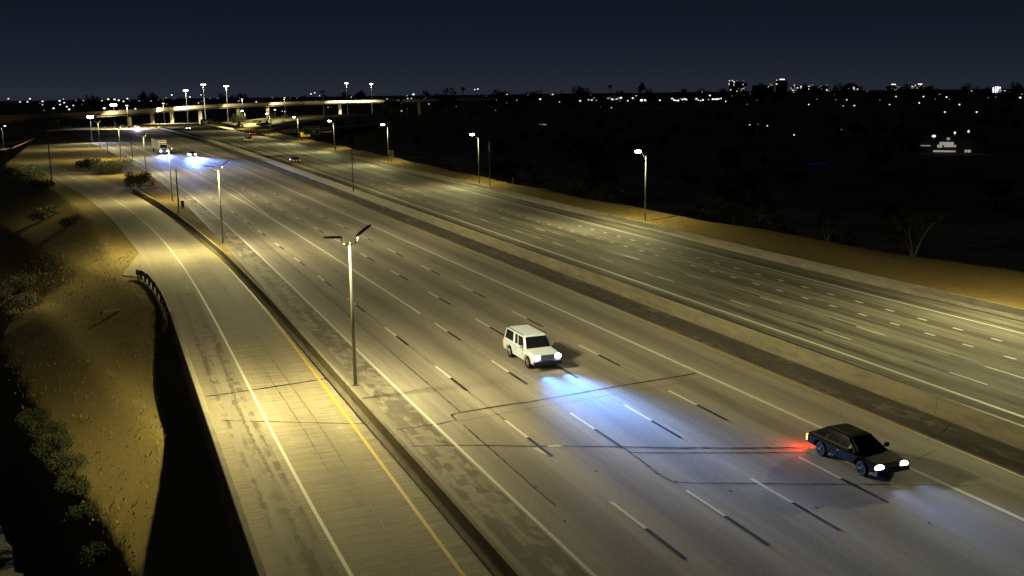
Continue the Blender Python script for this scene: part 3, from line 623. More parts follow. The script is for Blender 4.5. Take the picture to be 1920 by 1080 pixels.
def vehicle(name, label, cat, loc, rz, L, Wd, H, belt, hood, hoodz, wr, wb_, green, paintm, glassy, head='headlight_white', tail='tail_red', group=None, beam=None, winds=None, redglow=0, gc=.36, detail=True):
    """green = (front base y, rear base y, front roof y, rear roof y, half width belt, half width roof) measured from the nose at y=-L/2"""
    t = thing(name, label, cat, loc, rz, group); f, b = -L/2, L/2; hw = Wd/2
    yf, yb = f+(L-wb_)*.47, f+(L-wb_)*.47+wb_
    low = gc
    prof = [(f+.02, low+.1), (f, hoodz-.32), (f+.06, hoodz-.05), (f+.22, hoodz), (f+hood, belt), (b-.10, belt), (b, belt-.12), (b, low+.16), (b-.06, low+.05)]
    prof += arch(yb, wr+.09, low)[:] + arch(yf, wr+.09, low)[:]
    body = extrude_body('body', prof, hw, paintm, t, .07, lambda y, z: (1-.07*max(0, (f+.9-y)/.9))*(1-.03*max(0, (z-belt+.25)/.25)))
    g0, g1, r0_, r1_, wb0, wt0 = green; g0 += f; g1 += f; r0_ += f; r1_ += f
    cab = MB(); lo = [(-wb0, g0, belt-.02), (wb0, g0, belt-.02), (wb0, g1, belt-.02), (-wb0, g1, belt-.02)]; hi = [(-wt0, r0_, H), (wt0, r0_, H), (wt0, r1_, H), (-wt0, r1_, H)]
    for i in range(4): cab.quad(lo[i], lo[(i+1) % 4], hi[(i+1) % 4], hi[i])
    cab.quad(*hi)
    bm = bmesh.new(); me = cab.mesh('cabin', paintm); bm.from_mesh(me); bmesh.ops.remove_doubles(bm, verts=bm.verts, dist=.001)
    bmesh.ops.bevel(bm, geom=[e for e in bm.edges if max(v.co.z for v in e.verts) > H-.01], offset=.09, segments=3, affect='EDGES'); bm.to_mesh(me); bm.free(); me.polygons.foreach_set('use_smooth', [True]*len(me.polygons)); me.set_sharp_from_angle(angle=R(38)); cabin = obj('cabin', me, t)
    def face(i, u0_, u1_, v0, v1, nm, mat=glassy):
        a, c, d, e = [Vector(p) for p in (lo[i], lo[(i+1) % 4], hi[(i+1) % 4], hi[i])]
        P_ = lambda u, v: (a.lerp(c, u)).lerp(e.lerp(d, u), v); nr = (c-a).cross(e-a).normalized(); k = MB()
        k.slab([P_(u0_, v0), P_(u1_, v0), P_(u1_, v1), P_(u0_, v1)], nr, .012); return k.build(nm, mat, cabin)
    face(0, .05, .95, .08, .90, 'windscreen'); face(2, .1, .9, .15, .85, 'rear_window')
    for a0, a1 in (winds or ((.08, .36), (.40, .66), (.70, .93))):
        face(1, a0, a1, .14, .86, 'side_window'); face(3, 1-a1, 1-a0, .14, .86, 'side_window')
    for y in (yf, yb):
        for s in (-1, 1): lathe_wheel(t, s*(hw-.13), y, wr, .25, s, 'plastic_black' if paintm == 'paint_car_black' else 'alloy')
    for s in (-1, 1):
        m = MB(); m.ball((s*hw*.72, f+.03, hoodz-.19), (.24, .12, .15), 0, 12, 8); h = m.build('headlight', head, t, True)
        m = MB(); m.box(s*(hw-.10)-.09, s*(hw-.10)+.09, b-.03, b+.02, belt-.42, belt-.12); m.build('tail_light', tail, t)
        if beam: head_optic(spot(h, (s*hw*.72, f-.16, hoodz-.2), beam[2], beam[0], beam[1], 75, .2, .06).data, beam[3], .125)
    if detail:
        m = MB(); m.box(-hw*.48, hw*.48, f-.02, f+.04, hoodz-.32, hoodz-.08); gr_ = m.build('grille', 'plastic_black', t)
        for i in range(3): m = MB(); m.box(-hw*.46, hw*.46, f-.03, f-.018, hoodz-.29+i*.07, hoodz-.265+i*.07); m.build('grille_bar', 'chrome', gr_)
        m = MB(); m.box(-hw*.95, hw*.95, f-.10, f+.06, low+.02, low+.26); m.build('front_bumper', 'plastic_black', t)
        m = MB(); m.box(-hw*.95, hw*.95, b-.05, b+.08, low+.04, low+.26); m.build('rear_bumper', 'plastic_black', t)
        m = MB(); m.box(-.26, .26, b+.005, b+.02, low+.34, low+.48); m.build('number_plate', 'plate', t)
        for s in (-1, 1):
            m = MB(); m.box(s*hw+(0 if s > 0 else -.2), s*hw+(.2 if s > 0 else 0), g0+.35, g0+.47, belt+.02, belt+.2); m.build('wing_mirror', paintm, t)
            for yy in ((g0+.35, g0+1.55) if L < 5.2 else (g0+.4, g0+1.75)):
                m = MB(); m.box(s*hw*.995-.006, s*hw*.995+.006, yy-.008, yy+.008, low+.2, belt-.06); m.build('door_seam', 'plastic_black', t)
            m = MB(); m.box(s*hw*1.0-.012, s*hw*1.0+.012, g0+1.3, g0+1.48, belt-.22, belt-.17); m.build('door_handle', 'chrome', t)
    if redglow:
        pl = bpy.data.lights.new('tail_glow', 'POINT'); pl.energy = redglow; pl.color = (1, .05, .01); pl.shadow_soft_size = .08
        po = bpy.data.objects.new('lamp_light', pl); C.objects.link(po); po.parent = t; po.location = (-hw*.85, b+.14, belt-.3)
    return t
BL = (.20, .34, 1.0)
hdg = lambda fx, y: math.atan2(-(fx(y+3)-fx(y-3)), 6.0)
suv = vehicle('sport_utility', 'white boxy sport utility vehicle with blazing blue-white headlights in the middle lane', 'car', (25.27, 60.62, 0), hdg(C_, 60), 5.2, 2.0, 1.9, 1.12, 1.45, 1.08, .40, 3.05,
              (1.42, 5.16, 1.95, 5.0, .96, .80), 'paint_car_white', 'glass_dark', 'headlight_blue', 'tail_red', None, (80000, (.12, .34, 1.0), (.03, -1, 0), .21), ((.06, .30), (.34, .46), (.56, .93)))
m = MB(); m.box(-.82, -.78, -.5, 2.3, 1.91, 1.95); m.box(.78, .82, -.5, 2.3, 1.91, 1.95); m.build('roof_rail', 'plastic_black', suv)
m = MB(); m.box(-.985, .985, -1.0, 2.0, .62, .66); m.build('side_trim', 'plastic_black', suv)
blk = vehicle('hatchback', 'black car with amber tail lights straddling the solid white line at right', 'car', (32.1, 37.2, 0), hdg(A_, 37), 4.85, 1.92, 1.50, .92, 1.35, .84, .35, 2.85,
              (1.15, 4.78, 2.2, 3.7, .88, .60), 'paint_car_black', 'glass_dark', 'headlight_white', 'tail_amber', None, (5000, (.3, .45, 1.0), (.0, -1, 0), .3), None, 150)
car = lambda nm, lb, x, y, rz, pm, **k: vehicle(nm, lb, 'car', (x, y, 0), rz, 4.6, 1.85, 1.46, .92, 1.25, .86, .33, 2.75, (1.05, 4.35, 1.95, 3.5, .88, .62), pm, 'glass_dark', gc=.28, **k)
car('sedan', 'distant car throwing a bright blue headlight beam on the freeway', 23.6, 303, hdg(D_, 303), 'paint_car_silver', head='headlight_blue', beam=(300000, BL, (.0, -1, 0), .22))
car('sedan', 'small car with red tail lights beyond the median barrier', 45.4-.2, 262, math.pi+hdg(W_, 262), 'paint_car_blue')
vehicle('van', 'distant van with red tail lights driving away on the far carriageway', 'van', (49.2, 378, 0), math.pi, 5.4, 2.0, 2.3, 1.2, .9, 1.1, .35, 3.4, (.55, 5.35, 1.2, 5.2, .98, .88), 'trailer_white', 'glass_dark')
car('sedan', 'far car with headlights on under the overpass', 40.0, 528, hdg(W_, 528), 'paint_car_silver', head='headlight_blue')
car('sedan', 'faint car with tail lights on the distant exit lane', 59.0, 440, math.pi, 'paint_car_red')
car('sedan', 'distant car with white lights below the yellow sign', 67.2, 385, 0, 'paint_car_silver', head='headlight_white')
car('sedan', 'tiny car with headlights at the bend before the overpass', 17.6, 560, .2, 'paint_car_silver', head='headlight_white', beam=(60000, (.95, .8, 1), (0, -1, 0), .4))
for x, y, l in ((-29.2, 438.9, 'car with blue headlights on the street at far left'), (-24.5, 495.9, 'car with pale headlights on the street left of the ramp')):
    o = car('sedan', l, x, y, .1, 'paint_car_silver', head='headlight_blue'); o.location.z = -5.2
# semi truck
t = thing('semi_truck', 'white semi truck with trailer and bright blue headlights coming down the freeway', 'truck', (17.2, 318, 0), hdg(D_, 318))
extrude_body('cab', [(0, .5), (0, 1.5), (.9, 1.75), (1.3, 2.9), (3.6, 3.6), (3.6, .5)], 1.2, 'trailer_white', t, .08)
m = MB(); m.slab([(-1.0, .92, 1.82), (1.0, .92, 1.82), (1.0, 1.28, 2.75), (-1.0, 1.28, 2.75)], (0, -.93, .36), .03); m.build('windscreen', 'glass_dark', t)
m = MB(); m.box(-1.28, 1.28, 4.2, 19.5, 1.2, 4.0); m.build('trailer', 'trailer_white', t)
m = MB(); m.box(-.9, .9, -.08, 0, .9, 1.5); m.build('grille', 'chrome', t); m = MB(); m.box(-1.2, 1.2, -.2, .1, .4, .8); m.build('bumper', 'chrome', t)
for x in (-.9, -.45, 0, .45, .9): m = MB(); m.box(x-.08, x+.08, 2.3, 2.45, 3.3, 3.42); m.build('marker_light', 'marker_amber', t)
for s in (-1, 1):
    m = MB(); m.box(s*.95-.2, s*.95+.2, -.14, -.02, .85, 1.2); h = m.build('headlight', 'headlight_blue', t); head_optic(spot(h, (s*.95, -.25, 1.0), (0, -1, 0), 60000, BL, 75, .2, .06).data, .3, .1)
    for y in (1.2, 5.2, 6.4, 17, 18.2): lathe_wheel(t, s*1.1, y, .5, .3, s)

# ------------------------------------------------------------------ overpass, interchange
def beam_box(name, mat, a, b, w, z0, z1, parent):
    m = MB(); a, b = Vector(a), Vector(b); d = (b-a).normalized(); n = Vector((-d.y, d.x, 0))*w/2; P8 = []
    for z in (z0, z1):
        for p, s in ((a, 1), (a, -1), (b, -1), (b, 1)): P8.append((p.x+n.x*s, p.y+n.y*s, z))
    m.v = P8
    for q in ((3, 2, 1, 0), (4, 5, 6, 7), (0, 1, 5, 4), (1, 2, 6, 5), (2, 3, 7, 6), (3, 0, 4, 7)): m.f.append(q); m.mi.append(0); m.uv.append(None)
    return m.build(name, mat, parent)
ov = thing('overpass', 'long concrete overpass on piers crossing the freeway in the distance', 'bridge')
OV = [(-60, 470), (4.5, 579), (24, 632), (51.7, 721), (88, 802), (163, 905), (241, 930), (360, 960)]
for a, b in zip(OV, OV[1:]):
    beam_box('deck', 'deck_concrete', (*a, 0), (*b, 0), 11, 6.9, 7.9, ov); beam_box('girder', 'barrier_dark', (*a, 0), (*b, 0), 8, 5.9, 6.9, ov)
    dx, dy = b[0]-a[0], b[1]-a[1]; L = math.hypot(dx, dy); nx, ny = dy/L*5.6, -dx/L*5.6
    beam_box('parapet', 'deck_concrete', (a[0]+nx, a[1]+ny, 0), (b[0]+nx, b[1]+ny, 0), .3, 7.0, 9.0, ov)
for x, y in ((16, 610), (30, 655), (44, 700), (66, 752), (100, 820), (128, 858), (200, 917), (280, 940)):
    m = MB(); m.box(x-1.1, x+1.1, y-1.1, y+1.1, -7, 5.9); m.build('pier', 'deck_concrete', ov)
def mast_light(nm, lb, x, y, z0, z1, power, col, aim, size, r=1.2, n=8, mat='lens_mast', grp=None):
    t = thing(nm, lb, 'light mast', (x, y, 0), 0, grp); m = MB(); m.tube([(0, 0, z0), (0, 0, z1)], [.28, .13], 8); m.build('mast', 'dark_steel', t)
    m = MB(); m.tube([(0, 0, z1-.4), (0, 0, z1)], [r*.9, r*.5], n); hd = m.build('lamp_ring', 'luminaire_grey', t)
    for k in range(n):
        a = 2*math.pi*k/n; m = MB(); m.ball((r*math.cos(a), r*math.sin(a), z1-.5), (.36, .36, .32), 0, 6, 4); m.build('lamp', mat, hd)
    if power: spot(t, (0, 0, z1-1.4), aim, power, col, size, .5, .6)
GM = 'high light masts over the interchange'
WM = (1, .88, .62)
for x, y, z, l in ((52.8, 690, 19.4, 'high light mast left of the interchange, lowest of the left three'), (63.8, 690, 22.9, 'high light mast over the overpass, tallest of the left three'), (77.8, 690, 21.8, 'high light mast over the overpass, rightmost of the left three'), (203, 900, 24.3, 'high light mast above the tree line, left of the right pair'), (225, 900, 23.7, 'high light mast above the tree line, right of the right pair')):
    mast_light('high_mast', l, x, y, -7, z, 330000 if y < 800 else 300000, WM, (.1, .2 if y < 800 else .1, -1), 150 if y < 800 else 120, grp=GM)
for x, y, z, l in ((14, 560, 12, 'added short lamp mast lighting the left end of the overpass'), (36, 640, 12, 'added short lamp mast lighting the overpass at its second pier'), (98, 775, 13, 'added short lamp mast lighting the right half of the overpass'), (140, 845, 13, 'added short lamp mast lighting the far right span of the overpass')):
    mast_light('added_lamp_mast', l, x, y, -7, z, 80000, (1, .84, .45), (.15, .45, -1), 165, .35, 2, 'far_white', 'added lamp masts lighting the overpass')  # masts added on the near side to light the overpass face
# lamp posts whose heads shine at the camera on the left
for x, y, z, l, s in ((-2.6, 410, 9.2, 'blazing blue-white lamp post at the far left shoulder', 1.0), (8.3, 600, 11.3, 'blazing cool lamp cluster near the left end of the overpass', 1.5)):
    t = thing('flood_lamp', l, 'lamp post', (x, y, 0)); m = MB(); m.tube([(0, 0, -1), (0, 0, z)], [.14, .1], 8); m.build('pole', 'galvanised', t)
    m = MB(); m.box(-.9*s, .9*s, -.1, .3, z, z+.2); br = m.build('bracket', 'dark_steel', t)
    for k in (-.7, 0, .7): m = MB(); m.box((k-.32)*s, (k+.32)*s, -.35, -.1, z-.25*s, z+.45*s); m.build('lamp', 'lens_cool', br)
    spot(t, (0, -.6, z-.3), (0, -.8, -.8), 9000, (.85, .92, 1), 140, .7, .2)
# lit lower ramps of the interchange
for a, b, w, l in (((60, 470), (120, 640), 12, 'interchange_road'), ((75, 470), (150, 560), 10, 'interchange_road')):
    o = beam_box(l, 'apron_concrete', (*a, 0), (*b, 0), w, -.6, -.05, None); struct(o)
m = MB(); nx_, ny_ = 40, 40
m.v = [(70+i*5.0, 455+k*11.0, -7.05+8.2*max(0, math.sin(math.pi*i/(nx_-1)))**.7*max(0, math.sin(math.pi*k/(ny_-1)))**.5+.5*math.sin(i*.9)*math.sin(k*1.1)) for k in range(ny_) for i in range(nx_)]
for k in range(ny_-1):
    for i in range(nx_-1): m.f.append((k*nx_+i, k*nx_+i+1, (k+1)*nx_+i+1, (k+1)*nx_+i)); m.mi.append(0); m.uv.append(None)
struct(m.build('embankment', 'scrub', None, True))
lst = beam_box('side_street', 'street_asphalt', (-60, 410, 0), (-12, 560, 0), 14, -6.9, -5.2, None); struct(lst)
o = beam_box('street_verge', 'dirt', (-76, 425, 0), (-30, 575, 0), 10, -6.9, -4.9, None); struct(o)
t = thing('street_lamp', 'street lamp over the lit bank at far left', 'lamp post', (-39, 500, -5)); m = MB(); m.tube([(0, 0, 0), (0, 0, 9), (1.2, 0, 9.4)], .12, 6); m.build('pole', 'galvanised', t); m = MB(); m.box(.9, 1.7, -.2, .2, 9.3, 9.45); h = m.build('lamp', 'lens_row', t); spot(h, (1.3, 0, 9.2), (0, 0, -1), 9000, (1, .8, .55), 140, .6)

# ------------------------------------------------------------------ vegetation
def leaves(m, c, rad, n, s, mi=0):
    for _ in range(n):
        d = Vector(rng.normal(size=3)); d.normalize(); p = Vector(c)+Vector((d.x*rad[0], d.y*rad[1], d.z*rad[2]))*(rng.random()**.45)
        a = Vector(rng.normal(size=3)).normalized(); b = a.orthogonal().normalized(); k = s*rng.uniform(.5, 1.3)
        m.quad(p-a*k*.5, p+b*k*.28, p+a*k*.5, p-b*k*.28, mi=mi)
def tree_parts(t, H, spread, stems, clumps, nl, ls, leafm='leaf', barkm='bark', low=.35):
    m = MB(); tips = []
    for i in range(stems):
        a = 2*math.pi*i/stems+rng.uniform(-.4, .4); k = rng.uniform(.35, .95); P_ = [Vector((.08*math.cos(a), .08*math.sin(a), -.2))]
        for s in range(1, 5):
            f_ = s/4; P_.append(Vector((math.cos(a)*spread*k*f_**1.2+rng.uniform(-.12, .12), math.sin(a)*spread*k*f_**1.2+rng.uniform(-.12, .12), H*.8*f_*(1.08-.3*k))))
        m.tube(P_, [.10*H/5, .08*H/5, .06*H/5, .04*H/5, .015*H/5], 6); tips += P_[2:]
        for j in (2, 3):
            q = P_[j]; e = q+Vector((rng.uniform(-1, 1)*spread*.35, rng.uniform(-1, 1)*spread*.35, H*.2)); m.tube([q, (q+e)/2+Vector((0, 0, .1)), e], [.045*H/5, .03*H/5, .01*H/5], 5); tips.append(e)
    m.build('trunk', barkm, t)
    m = MB()
    for i in range(clumps):
        p = tips[int(rng.integers(len(tips)))]; c = (p.x+rng.uniform(-.3, .3)*spread, p.y+rng.uniform(-.3, .3)*spread, max(H*low, p.z+rng.uniform(-.05, .2)*H)); r_ = rng.uniform(.14, .3)*spread
        leaves(m, c, (r_, r_, r_*.75), nl, ls)
    m.build('crown', leafm, t)
def tree(name, label, cat, loc, H, spread, stems, clumps, nl, ls, leafm='leaf', barkm='bark', low=.35, group=None):
    t = thing(name, label, cat, loc, 0, group); tree_parts(t, H, spread, stems, clumps, nl, ls, leafm, barkm, low); return t
tree('desert_tree', 'sparse multi-stemmed desert tree at the edge of the far dirt bank', 'tree', (73.0, 78.0, 1.0), 5.6, 3.4, 5, 30, 60, .24, 'leaf_dry', 'bark', .4)
tree('desert_tree', 'smaller dim desert tree on the far bank left of the sparse tree', 'tree', (73.2, 91, .8), 4.2, 2.2, 3, 16, 60, .22, 'leaf_dry', 'bark', .45)
tree('desert_tree', 'faint leafy tree behind the crest past the speed sign', 'tree', (69.5, 205, 0), 4.5, 2.4, 3, 18, 60, .3, 'leaf', 'bark_dark', .3)
def shrub(label, loc, r, h, n, leafm='leaf', ls=.2):
    t = thing('shrub', label, 'shrub', loc); m = MB()
    for i in range(6): a = i*1.05; m.tube([(0, 0, -.2), (math.cos(a)*r*.4, math.sin(a)*r*.4, h*.6)], [.06, .02], 5)
    m.build('stem', 'bark_dark', t); m = MB()
    for i in range(14):
        a = rng.uniform(0, 6.28); k = rng.random()**.5*.7; leaves(m, (math.cos(a)*r*k, math.sin(a)*r*k, h*(.22+.45*rng.random())), (r*.36, r*.36, h*.3), n//14, ls)
    m.build('foliage', leafm, t)
shrub('large round bush on the gore beside the end of the divider barrier', (6.3, 208.5, 0), 3.2, 3.4, 3600, 'leaf_dry', .26)
shrub('broad dark bush on the gore behind the round bush', (2.2, 247, 0), 5.0, 4.0, 4200, 'leaf_dry', .32)
shrub('low bush on the gore left of the broad dark bush', (-3.0, 268, 0), 3.4, 2.6, 2400, 'leaf_dry', .32)
shrub('bushy shrub beside the outer edge of the ramp bend', (-11.2, 219, -.8), 2.9, 2.8, 2200, 'leaf_dry', .28)
shrub('dark shrub on the slope below the ramp bend', (-9.5, 178, -2.0), 3.0, 2.6, 2000, 'leaf_dry', .28)
shrub('dark bush at the left edge beside the utility pole', (-14.5, 238, -.6), 4.0, 4.4, 2000, 'leaf', .32)
for x, y, r, h, l in ((-5.6, 71.5, 1.3, 1.2, 'dim weedy shrub at the upper end of the slope foot row'), (-4.5, 67.0, 1.5, 1.5, 'weedy green shrub at the foot of the dirt slope, uppermost of the bright ones'), (-3.9, 64.0, 1.6, 1.6, 'largest weedy green shrub in the middle of the slope foot row'), (-3.3, 61.0, 1.3, 1.4, 'weedy green shrub just below the largest one on the slope foot'), (-2.8, 57.8, 1.2, 1.1, 'weedy green shrub lower in the slope foot row'), (-2.3, 54.0, 1.0, .9, 'small weedy shrub near the lower end of the slope foot row'), (-1.7, 50.0, .9, .8, 'dim weedy shrub lowest at the left of the slope')):
    shrub(l, (x, y, zleft(x+.25, y)-.1), r, h, 2600, 'leaf_far', .12)
shrub('dark bush on the slope beside the marker post at far left', (-8.6, 112, zleft(-8.6, 112)-.1), 2.4, 2.0, 1600, 'leaf_dry', .22)
shrub('dark bush below the crest of the left slope', (-9.8, 132, zleft(-9.8, 132)-.1), 2.8, 2.4, 1600, 'leaf_dry', .24)
shrub('low dark bush just off the outer shoulder of the ramp', (-5.2, 160, zleft(-5.2, 160)-.1), 2.2, 1.7, 1600, 'leaf_dry', .22)
# distant trees: shared meshes
far_proto = []
for k, (H, sp) in enumerate(((9, 4.2), (11, 4.6), (8, 5.2), (13, 4.4))):
    m = MB()
    for i in range(11):
        a = rng.uniform(0, 6.28); q = rng.random()**.5*.65; leaves(m, (math.cos(a)*sp*q, math.sin(a)*sp*q, H*rng.uniform(.45, .85)), (sp*.42, sp*.42, H*.16), 30, 1.2)
    cr = m.mesh('crown', 'leaf_far'); m = MB(); m.tube([(0, 0, -.5), (.1, 0, H*.3), (0, .2, H*.6)], [.35, .28, .15], 6); far_proto.append((m.mesh('trunk', 'bark_dark'), cr))
def far_tree(x, y, z, s, lb, grp, k=None):
    t = thing('tree', lb, 'tree', (x, y, z), rng.uniform(0, 6), grp); t.scale = (s, s, s); a, b = far_proto[int(rng.integers(4)) if k is None else k]; obj('trunk', a, t); obj('crown', b, t)
for i in range(120):
    a = R(rng.uniform(-1.5, 51)); d = rng.uniform(1150, 2300); far_tree(d*math.sin(a), d*math.cos(a), -7, rng.uniform(1.0, 1.7)*(.55+d/2000), 'dark tree in the distant tree line along the horizon', 'trees of the distant tree line')
for i in range(46):
    a = R(rng.uniform(3.5, 12)); d = rng.uniform(640, 820); far_tree(d*math.sin(a)+40, d*math.cos(a), -6, rng.uniform(.45, .85), 'small tree on the planted interchange slope by the overpass', 'trees around the interchange')
for i in range(130):
    a = R(rng.uniform(12, 51)); d = 130+770*rng.random()**1.2; far_tree(max(d*math.sin(a), 88), d*math.cos(a), -7, rng.uniform(.4, .85), 'unlit tree in the dark neighbourhood below the bank', 'trees in the dark neighbourhood')
for i in range(16):
    d = rng.uniform(260, 620); far_tree(-d*rng.uniform(.07, .13), d, -7, rng.uniform(.4, .7), 'unlit tree in the dark area left of the ramp', 'trees left of the ramp')
def palm(x, y, z, H, lb):
    t = thing('palm_tree', lb, 'palm', (x, y, z)); m = MB(); m.tube([(0, 0, 0), (.3, 0, H*.5), (0, 0, H)], [.5, .38, .32], 7); m.build('trunk', 'bark_dark', t); m = MB()
    for k in range(26):
        a = rng.uniform(0, 6.28); e = rng.uniform(-.5, 1.1); L = rng.uniform(2.2, 3.2); p = Vector((0, 0, H))
        d = Vector((math.cos(a)*math.cos(e), math.sin(a)*math.cos(e), math.sin(e))); s = Vector((-math.sin(a), math.cos(a), 0))*.45
        m.quad(p, p+d*L*.6+s, p+d*L+Vector((0, 0, -L*.25)), p+d*L*.6-s)
    m.build('fronds', 'leaf_far', t)
palm(409, 801, -7, 25.5, 'tall palm silhouetted on the skyline right of a round tree'); palm(293, 851, -7, 25, 'tall palm silhouetted left of centre skyline'); palm(178, 880, -7, 24, 'lone dark palm above the tree line behind the overpass')
far_tree(377, 817, -7, 2.1, 'round tree standing above the skyline beside the tall palm', None, 1); far_tree(281, 855, -7, 2.1, 'round dark tree standing above the centre skyline', None, 3); far_tree(232, 860, -7, 2.5, 'broad tall tree right of the right mast pair', None, 2); far_tree(330, 840, -7, 2.3, 'dense twin tree rising above the skyline in the middle', None, 1)

# ------------------------------------------------------------------ town: street lights, houses, buildings
LIGHTS = [(-225,3192,6.8,1),(-149,2422,2.5,1),(-133,2386,2.5,1),(-171,3195,6.0,1),(-109,2493,2.5,1.2),(-78,2599,2.5,1.2),(-50,1671,2.5,1),(-44,1242,2.5,1.3),(-34,1377,2.5,1),(-26,1135,2.5,1.4),(-47,1090,2.5,.8),(-43,2512,2.5,1),(-27,2474,2.5,1),(-9,2431,2.5,.8),(-23,704,2.5,1.2),(11,2382,2.5,1),(30,3007,2.5,1.4),(45,2960,2.5,1.5),(46,2482,2.5,1.5),(48,2132,2.5,1.2),(82,3152,2.5,1.2),(80,2212,2.5,1),(91,2363,2.5,1.2),(100,2163,2.5,1.2),(7,1171,2.5,1.8),(20,842,2.5,1.8),(35,1091,2.5,1.2),(205,3193,11.2,1),(255,3190,4.4,1),(286,3187,10.1,1),(138,1584,2.5,.8),(89,1505,2.5,.8),(228,1851,2.5,1.3),(224,1609,2.5,1),(600,3143,9.1,1),(611,3141,12.1,1),(898,3071,3.7,1.5),(138,884,2.5,1.5),(399,1322,2.5,1),(207,740,2.5,1),(329,1068,2.5,.8),(526,1502,2.5,1.5),(1076,3014,15.8,1),(1085,3011,17.3,1.2),(520,1369,2.5,1),(410,1046,2.5,1.5),(510,1268,2.5,1.2),(1013,2584,2.5,1),(577,1345,2.5,1.3),(1027,2316,2.5,1),(529,1114,2.5,1.4),(581,1199,2.5,1),(694,1291,2.5,1.6),(556,1046,2.5,1.2),(586,1069,2.5,2.2),(588,1064,2.5,1.8),(596,1044,2.5,1.3),(940,1482,2.5,1.4),(585,893,2.5,1),(1434,2298,2.5,1),(520,677,2.5,1),(511,613,2.5,1.1),(717,920,2.5,.9),(699,867,2.5,.9),(703,855,2.5,.9),(238,346,2.5,.9),(244,349,2.5,.8),(237,333,2.5,1),(200,267,2.5,1),(236,289,2.5,.9),(422,434,2.5,1.2),(432,422,2.5,1.2),(576,579,2.5,1.2),(880,904,2.5,1.2),(867,792,2.5,1.3),(608,653,2.5,1.1),(903,1009,2.5,1.1),(910,971,2.5,1.1),(859,825,2.5,.8),(892,847,2.5,.8),(551,622,2.5,.9),(759,794,2.5,.8),(1137,1655,2.5,.8)]
for _ in range(70):
    a_ = R(rng.uniform(8, 51)); d_ = 800+2400*rng.random(); LIGHTS.append((d_*math.sin(a_), d_*math.cos(a_), rng.uniform(-2, 4), rng.uniform(.45, .85)))
for _ in range(22):
    a_ = R(rng.uniform(-4, 8)); d_ = 1100+2400*rng.random(); LIGHTS.append((d_*math.sin(a_), d_*math.cos(a_), rng.uniform(-2, 5), rng.uniform(.5, 1.0)))
for x, y, z, s in LIGHTS:
    d = math.hypot(x, y); r_ = d*.00085*s*.62; a = math.atan2(x, y)
    lb, gp_ = (('tiny street light on the far left skyline', 'street lights of the left skyline') if a < R(7) else ('tiny street light among the dark trees along the horizon', 'street lights in the middle distance') if a < R(30) else ('tiny street light in the dark town at right', 'street lights of the right town'))
    t = thing('street_light', lb, 'street light', (x, y, z), 0, gp_); m = MB(); m.tube([(0, 0, -7-z), (0, 0, 0)], .12, 5); m.build('pole', 'galvanised', t)
    m = MB(); m.ball((0, 0, 0), (r_*1.25, r_, r_*.8), 0, 8, 5); k = rng.random(); m.build('lamp', 'far_dim' if s < .95 and k < .7 else ('far_cool' if k < .25 else 'far_warm' if k < .4 else 'far_white'), t)
def building(name, lb, x, y, w, d, z1, mat, wins, rot, grp=None, z0=-7, roof=None, cat='building'):
    t = thing(name, lb, cat, (x, y, 0), rot, grp); m = MB(); m.box(-w/2, w/2, 0, d, z0, z1); m.build('wall', mat, t)
    if roof:
        m = MB(); o = .6; e = [(-w/2-o, -o, z1), (w/2+o, -o, z1), (w/2+o, d+o, z1), (-w/2-o, d+o, z1)]
        r1 = ((0, d/2, z1+roof), (0, d/2, z1+roof)) if w <= d else ((-w/2+d/2, d/2, z1+roof), (w/2-d/2, d/2, z1+roof))
        m.quad(e[0], e[1], r1[1], r1[0]); m.quad(e[1], e[2], r1[1]); m.quad(e[2], e[3], r1[0], r1[1]); m.quad(e[3], e[0], r1[0]); m.build('roof', 'roof_tile', t)
    else:
        m = MB(); m.box(-w/2-.2, w/2+.2, -.2, d+.2, z1, z1+.4); m.build('roof', mat, t)
    for x0, x1, a, b, mt in wins:
        m = MB(); m.box(x0, x1, -.3, -.05, a, b); m.build('window', mt, t)
    return t
face_cam = lambda x, y: -math.atan2(x, y)
for i, (x, y, zt, zb_, w) in enumerate(((662, 1346, 5.7, -2.5, 16), (688, 1333, 3.9, -1.3, 23), (767, 1289, 3.7, -3.8, 29), (792, 1274, 2.6, -4, 13), (810, 1262, 1.7, -3.5, 23))):
    ws = []; n = int(w/3)
    for k in range(n):
        if rng.random() < .8: a = -w/2+k*3+.3; c = rng.uniform(zb_+1, zt-2); ws.append((a, a+rng.uniform(1.2, 2.9), c, c+rng.uniform(.8, 2.0), 'far_white' if rng.random() < .5 else 'far_dim'))
    building('shop_building', ['narrow lit shop building at the left end of the bright row', 'long low lit building right of the narrow shop', 'widest building with scattered lights in the bright row', 'small bright building in the right half of the row', 'low lit building at the right end of the bright row'][i], x, y, w, 12, zt, 'wall_night', ws, face_cam(x, y), 'lit buildings in the bright row')
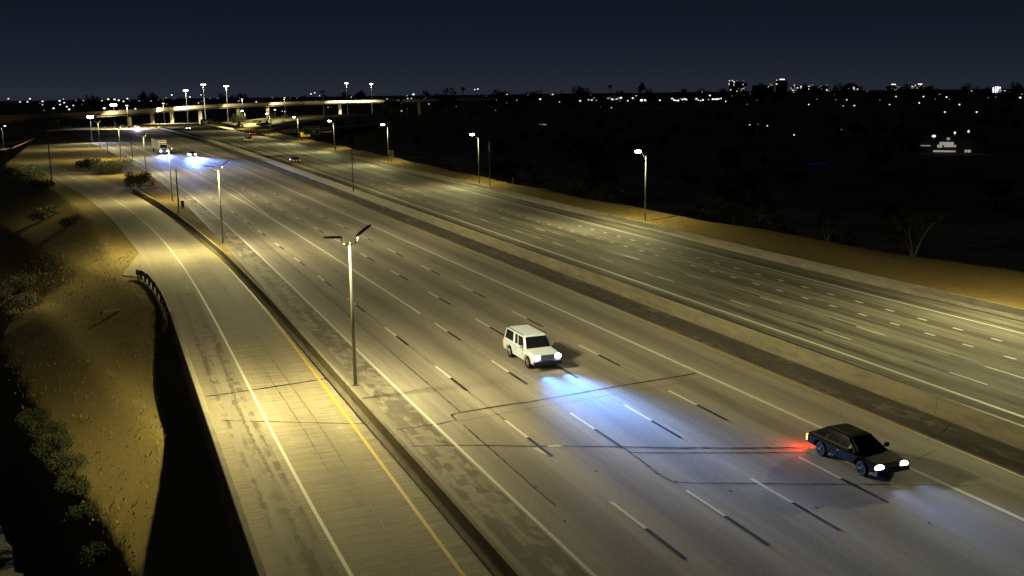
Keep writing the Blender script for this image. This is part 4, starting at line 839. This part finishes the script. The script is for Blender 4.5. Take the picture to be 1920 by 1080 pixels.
for i, (x, y, zt, w, dens, lb) in enumerate(((1559, 2326, 33, 46, .5, 'distant block with small lights left of the town centre'), (1612, 2289, 24, 55, .25, 'low distant block with two bright lights'), (1650, 2262, 34, 29, .2, 'distant tower with a bright sign on its top'), (1689, 2233, 20, 52, .9, 'broad distant block full of lit windows'), (1726, 2205, 20, 41, .5, 'distant block with paired lights right of the broad block'), (1785, 2157, 14, 46, .4, 'distant building with a dark pyramid roof'), (1863, 2090, 18, 38, .8, 'distant hotel block with bright crown lights, left of two'), (1909, 2048, 18, 43, .8, 'distant hotel block with bright crown lights, right of two'), (2031, 1928, 11, 20, 0, 'distant tower with vertical light columns at right edge'), (2049, 1909, 0, 42, .9, 'low lit annex beside the tower with light columns'))):
    ws = []; zz = 3. if i < 8 else -6
    for k in range(int(w/4)):
        c = zz
        while c < zt-2:
            if rng.random() < dens*.42: a = -w/2+k*4; ws.append((a, a+rng.uniform(1.5, 3.8), c, c+rng.uniform(1., 1.9), 'far_dim' if rng.random() < .6 else 'far_white'))
            c += 3.4
    if i == 2: ws.append((-6, 7, zt-2.6, zt-.4, 'far_white'))
    if i in (6, 7): ws.append((-7, 3, zt-2.6, zt-.6, 'far_white'))
    if i == 8: ws = [(a, a+2.6, -6, 9 - abs(a)*.3, 'far_cool') for a in (-8, -3, 2, 6.5)]
    if i == 5: ws += [(-20, -12, 4, 6, 'far_white'), (8, 17, 4, 6, 'far_white')]
    building('city_block', lb, x, y, w, 30, zt-6, 'wall_night', ws, face_cam(x, y), 'distant blocks of the town centre', roof=13 if i == 5 else None)
t = building('house', 'small house with a warmly lit gable wall below the skyline', 258, 598, 7.0, 8, -4.3, 'stucco', [(-2.3, -1.1, -7, -4.4, 'porch'), (-.3, 2.2, -7, -4.4, 'porch')], face_cam(258, 598), None, -7, 2.4, 'house')
t = building('apartment_building', 'dark apartment building with floodlit courtyard walls at right', 284, 290, 26, 12, -.5, 'wall_night', [(-2.5, 2.2, -4.2, -3.2, 'far_dim'), (-3.2, -1.6, -5.2, -4.2, 'far_dim'), (-1, 3, -5.0, -4.2, 'far_dim'), (-4.5, 3, -6.8, -6.2, 'far_dim'), (6, 8, -6.8, -5.9, 'far_dim'), (-9, -5.5, -4.7, -4.4, 'far_dim'), (-.2, .8, -2.4, -1.6, 'far_dim')], face_cam(284, 290), None, -7, 3, 'building')
for dx, z, lb in ((-6.2, -.8, 'floodlight patch lamp on the left of the courtyard building'), (.6, .4, 'floodlight in the middle of the courtyard building'), (5.0, .9, 'brightest floodlight right on the courtyard building')):
    a = face_cam(284, 290); x, y = 280.5+dx*math.cos(a), 284+dx*math.sin(a)
    t = thing('flood_light', lb, 'light', (x, y, z)); m = MB(); m.tube([(0, 0, -7-z), (0, 0, 0)], .08, 6); m.build('pole', 'galvanised', t); m = MB(); m.ball((0, 0, 0), (.9 if dx < -5 else .32, .3, .42), 0, 8, 5); m.build('lamp', 'far_white', t)
    spot(t, (0, 0, -.6), (.1, .2, -1), 120, (1, .95, .8), 150, .6)
m = MB(); m.box(-3, 3, -1.5, 1.5, -6.95, -6.7); o = m.build('swimming_pool', 'pool_blue'); o.location = (210, 268, 0); tag(o, 'dim blue glowing pool in the dark neighbourhood', 'pool')
